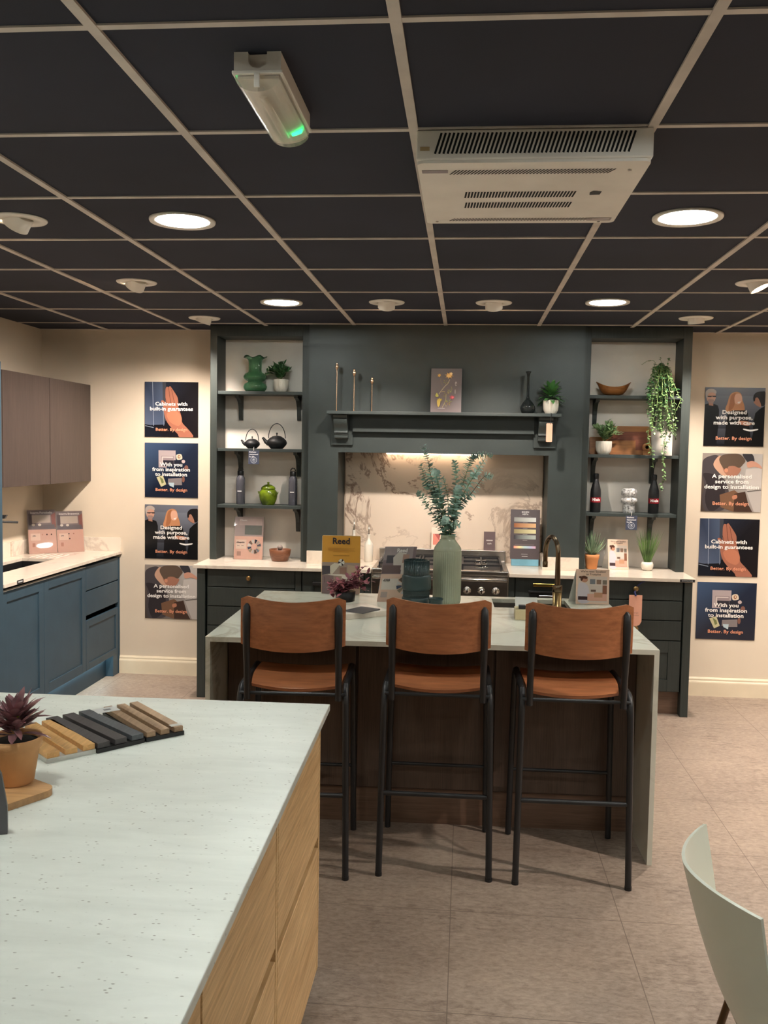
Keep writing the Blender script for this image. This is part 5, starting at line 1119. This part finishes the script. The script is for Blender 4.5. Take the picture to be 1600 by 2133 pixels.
o = obj('info_board', m, 'gloss', origin=tuple(fr.o)); tag(o, 'yellow topped information board behind the mauve plant on the island', 'board')
text(o, ['Reed'], Fr(fr(w_*.50, h_*.855, .0036), fr.r, fr.u), .046, (44, 34, 40), bold=.025)
# leaning brochure
A = V((-.436, 4.57, IZ+.0005)); fr = Fr(A, (.97, .20, 0), (.12, .22, 1)); S = [(full, (232, 200, 178)), (rc(0, 1, .50, 1), (122, 104, 106)), (px((0, 1, 0, 1), [(0, 0), (.9, 0), (.9, .25), (0, .25)]), (150, 136, 136)), (rc(.1, .36, .70, .84), (64, 60, 66)), (px((0, 1, 0, 1), [(.36, .42), (.3, .2), (.45, .1), (.7, .12), (.6, .42)]), (204, 194, 184)), (rc(.6, .8, .6, .86), (166, 132, 118)), (px((0, 1, 0, 1), [(.6, .5), (.6, .3), (1, .25), (1, .5)]), (214, 202, 192)), (rc(.02, .58, .52, .66), (108, 88, 86)), (rc(.06, .56, .22, .42), (236, 226, 214)), (rc(.08, .28, .08, .18), (196, 176, 168))]+wheel(.82, .30, .30, .17)
o = brochure('brochure', 'tilted pink and grey brochure leaning beside the teal glass vase', fr, .165, .285, S, [('Reed', .55, .90, .16, (226, 220, 214)), ('£338', .2, .37, .10, (60, 50, 48))])
# slab, slate and mauve plant
c1 = PZ(812, 1271, IZ+.026); c2 = PZ(714, 1280, IZ+.026); r_ = (c2-c1).normalized(); r_.z = 0; c3 = PZ(765, 1254, IZ+.026); u_ = V((c3-c1)); u_.z = 0; u_.normalize(); n2 = V((r_.y, -r_.x, 0)); n2 = n2 if n2.dot(u_) > 0 else -n2
fr = Fr((c1.x, c1.y, IZ), tuple(r_), tuple(n2)); fr.n = V((0, 0, 1))
m = MB(); P = [(0, 0), (.50, 0), (.50, .22), (0, .22)]; p0_ = [fr(a_, b_, .0003) for a_, b_ in P]; p1_ = [fr(a_, b_, .026) for a_, b_ in P]; m.idx(p0_+p1_, [(0, 1, 2, 3), (7, 6, 5, 4), (0, 4, 5, 1), (1, 5, 6, 2), (2, 6, 7, 3), (3, 7, 4, 0)])
o = obj('stone_slab', m, 'topw', bev=.001); tag(o, 'thick pale stone slab lying at an angle on the island', 'slab')
SZ = IZ+.0265
a1, a2, a3 = PZ(718, 1271, SZ), PZ(756, 1279, SZ), PZ(793, 1270, SZ); u_ = (a1-a2); w_ = (a3-a2)
o = obj('slate_coaster', MB().prism(Fr(a2, w_, V((-w_.y, w_.x, 0))), rrect(0, w_.length, 0, .11, .006), 0, .004), 'grey', bev=.001); tag(o, 'dark grey flat slate plaque on the slab before the mauve plant', 'plaque')
c = (-.575, 4.40, SZ); t = thing('potted_plant', 'mauve leaved plant in a low dark pot on the island slab', 'plant', c)
obj('pot', MB().lathe([(.038, 0), (.046, .004), (.050, .05), (.046, .05), (.001, .045)], c, 30), 'blackp', t)
random.seed(31); m = MB(); st = MB()
for i in range(46):
    a = random.uniform(0, 6.28); q_ = random.random()**.5; tip = V((c[0]+math.cos(a)*.115*q_+.012, c[1]+math.sin(a)*.09*q_, SZ+.02+(.115+.05*math.cos(a))*random.uniform(.2, 1))); b0 = V((c[0], c[1], SZ+.045)); mid = (b0+tip)/2+V((0, 0, .02))
    st.tube([tuple(b0), tuple(mid), tuple(tip)], .0012, 5)
    for j in range(7):
        p = b0+(tip-b0)*(.3+.7*j/6); p.z += .012*math.sin(math.pi*(.3+.7*j/6)); d_ = V((random.uniform(-1, 1), random.uniform(-1, 1), random.uniform(-.3, 1))); m.leaf(p, d_, (0, 0, 1), random.uniform(.020, .034), random.uniform(.016, .024), random.uniform(0, .4), .25)
obj('stems', st, 'twig', t); obj('leaves', m, 'mauve', t)
# beige open box
a1 = PZ(1073, 1291, IZ); t = thing('sample_box', 'small beige box with an open grey lid and black clip on the island', 'box', (a1.x, a1.y, IZ))
x, y = a1.x, a1.y; m = MB(); m.box(x, x+.11, y, y+.09, IZ, IZ+.048); o = obj('base', m, 'beige' if 'beige' in M else 'ceram', t, bev=.001); M['beige'] = paint('beige_card', (206, 190, 150), .6, var=.03); o.data.materials[0] = M['beige']
m = MB(); m.fbox(Fr((x+.004, y+.088, IZ+.049), (1, 0, 0), (0, .65, .6)), 0, .104, 0, .055, -.002, 0); o = obj('lid', m, 'whiteb', t)
m = MB(); m.box(x+.016, x+.048, y+.012, y+.04, IZ+.0482, IZ+.066); obj('clip', m, 'black', t, bev=.003)
# brass tap
c = IL(1.400, .862, IZ); c = (PZ(1160, 1266, IZ).x, PZ(1160, 1266, IZ).y, IZ); t = thing('tap', 'tall aged brass gooseneck tap on the island', 'tap', c)
obj('base_body', MB().lathe([(.026, 0), (.026, .004), (.0225, .006), (.0225, .078), (.001, .078)], c, 32), 'brass', t)
obj('collar', MB().lathe([(.0225, .079), (.0245, .081), (.0245, .112), (.0215, .115), (.001, .115)], c, 32), 'bronze', t)
pts = [(c[0], c[1], IZ+.115), (c[0]-.001, c[1], IZ+.22), (c[0]-.001, c[1], IZ+.262)]
dx, dy = -.050, .150
for k in range(1, 13):
    a = math.pi*k/12; pts.append((c[0]+dx*(1-math.cos(a))/2, c[1]+dy*(1-math.cos(a))/2, IZ+.262+.085*math.sin(a)))
pts.append((c[0]+dx, c[1]+dy, IZ+.215))
obj('spout', MB().tube(pts, [.0145, .0125, .0118]+[.0118]*13, 16), 'bronze', t)
obj('spout_tip', MB().lathe([(.0135, -.028), (.0135, 0), (.0118, .002)], (c[0]+dx, c[1]+dy, IZ+.213), 20), 'bronze', t)
fr = Fr((.573, 4.70, IZ+.0008), (1, .02, 0), (0, .10, 1)); trust(fr, .168, .178, 'folded review card standing on the island behind the right bar stool', .07)
# ------------------------------------------------------------------ world and view
w = bpy.data.worlds.new('world'); bpy.context.scene.world = w; w.use_nodes = True
w.node_tree.nodes['Background'].inputs[0].default_value = (.02, .02, .022, 1)
sc = bpy.context.scene; sc.view_settings.view_transform = 'Standard'; sc.view_settings.look = 'None'; sc.view_settings.gamma = 1; sc.view_settings.exposure = 1.75
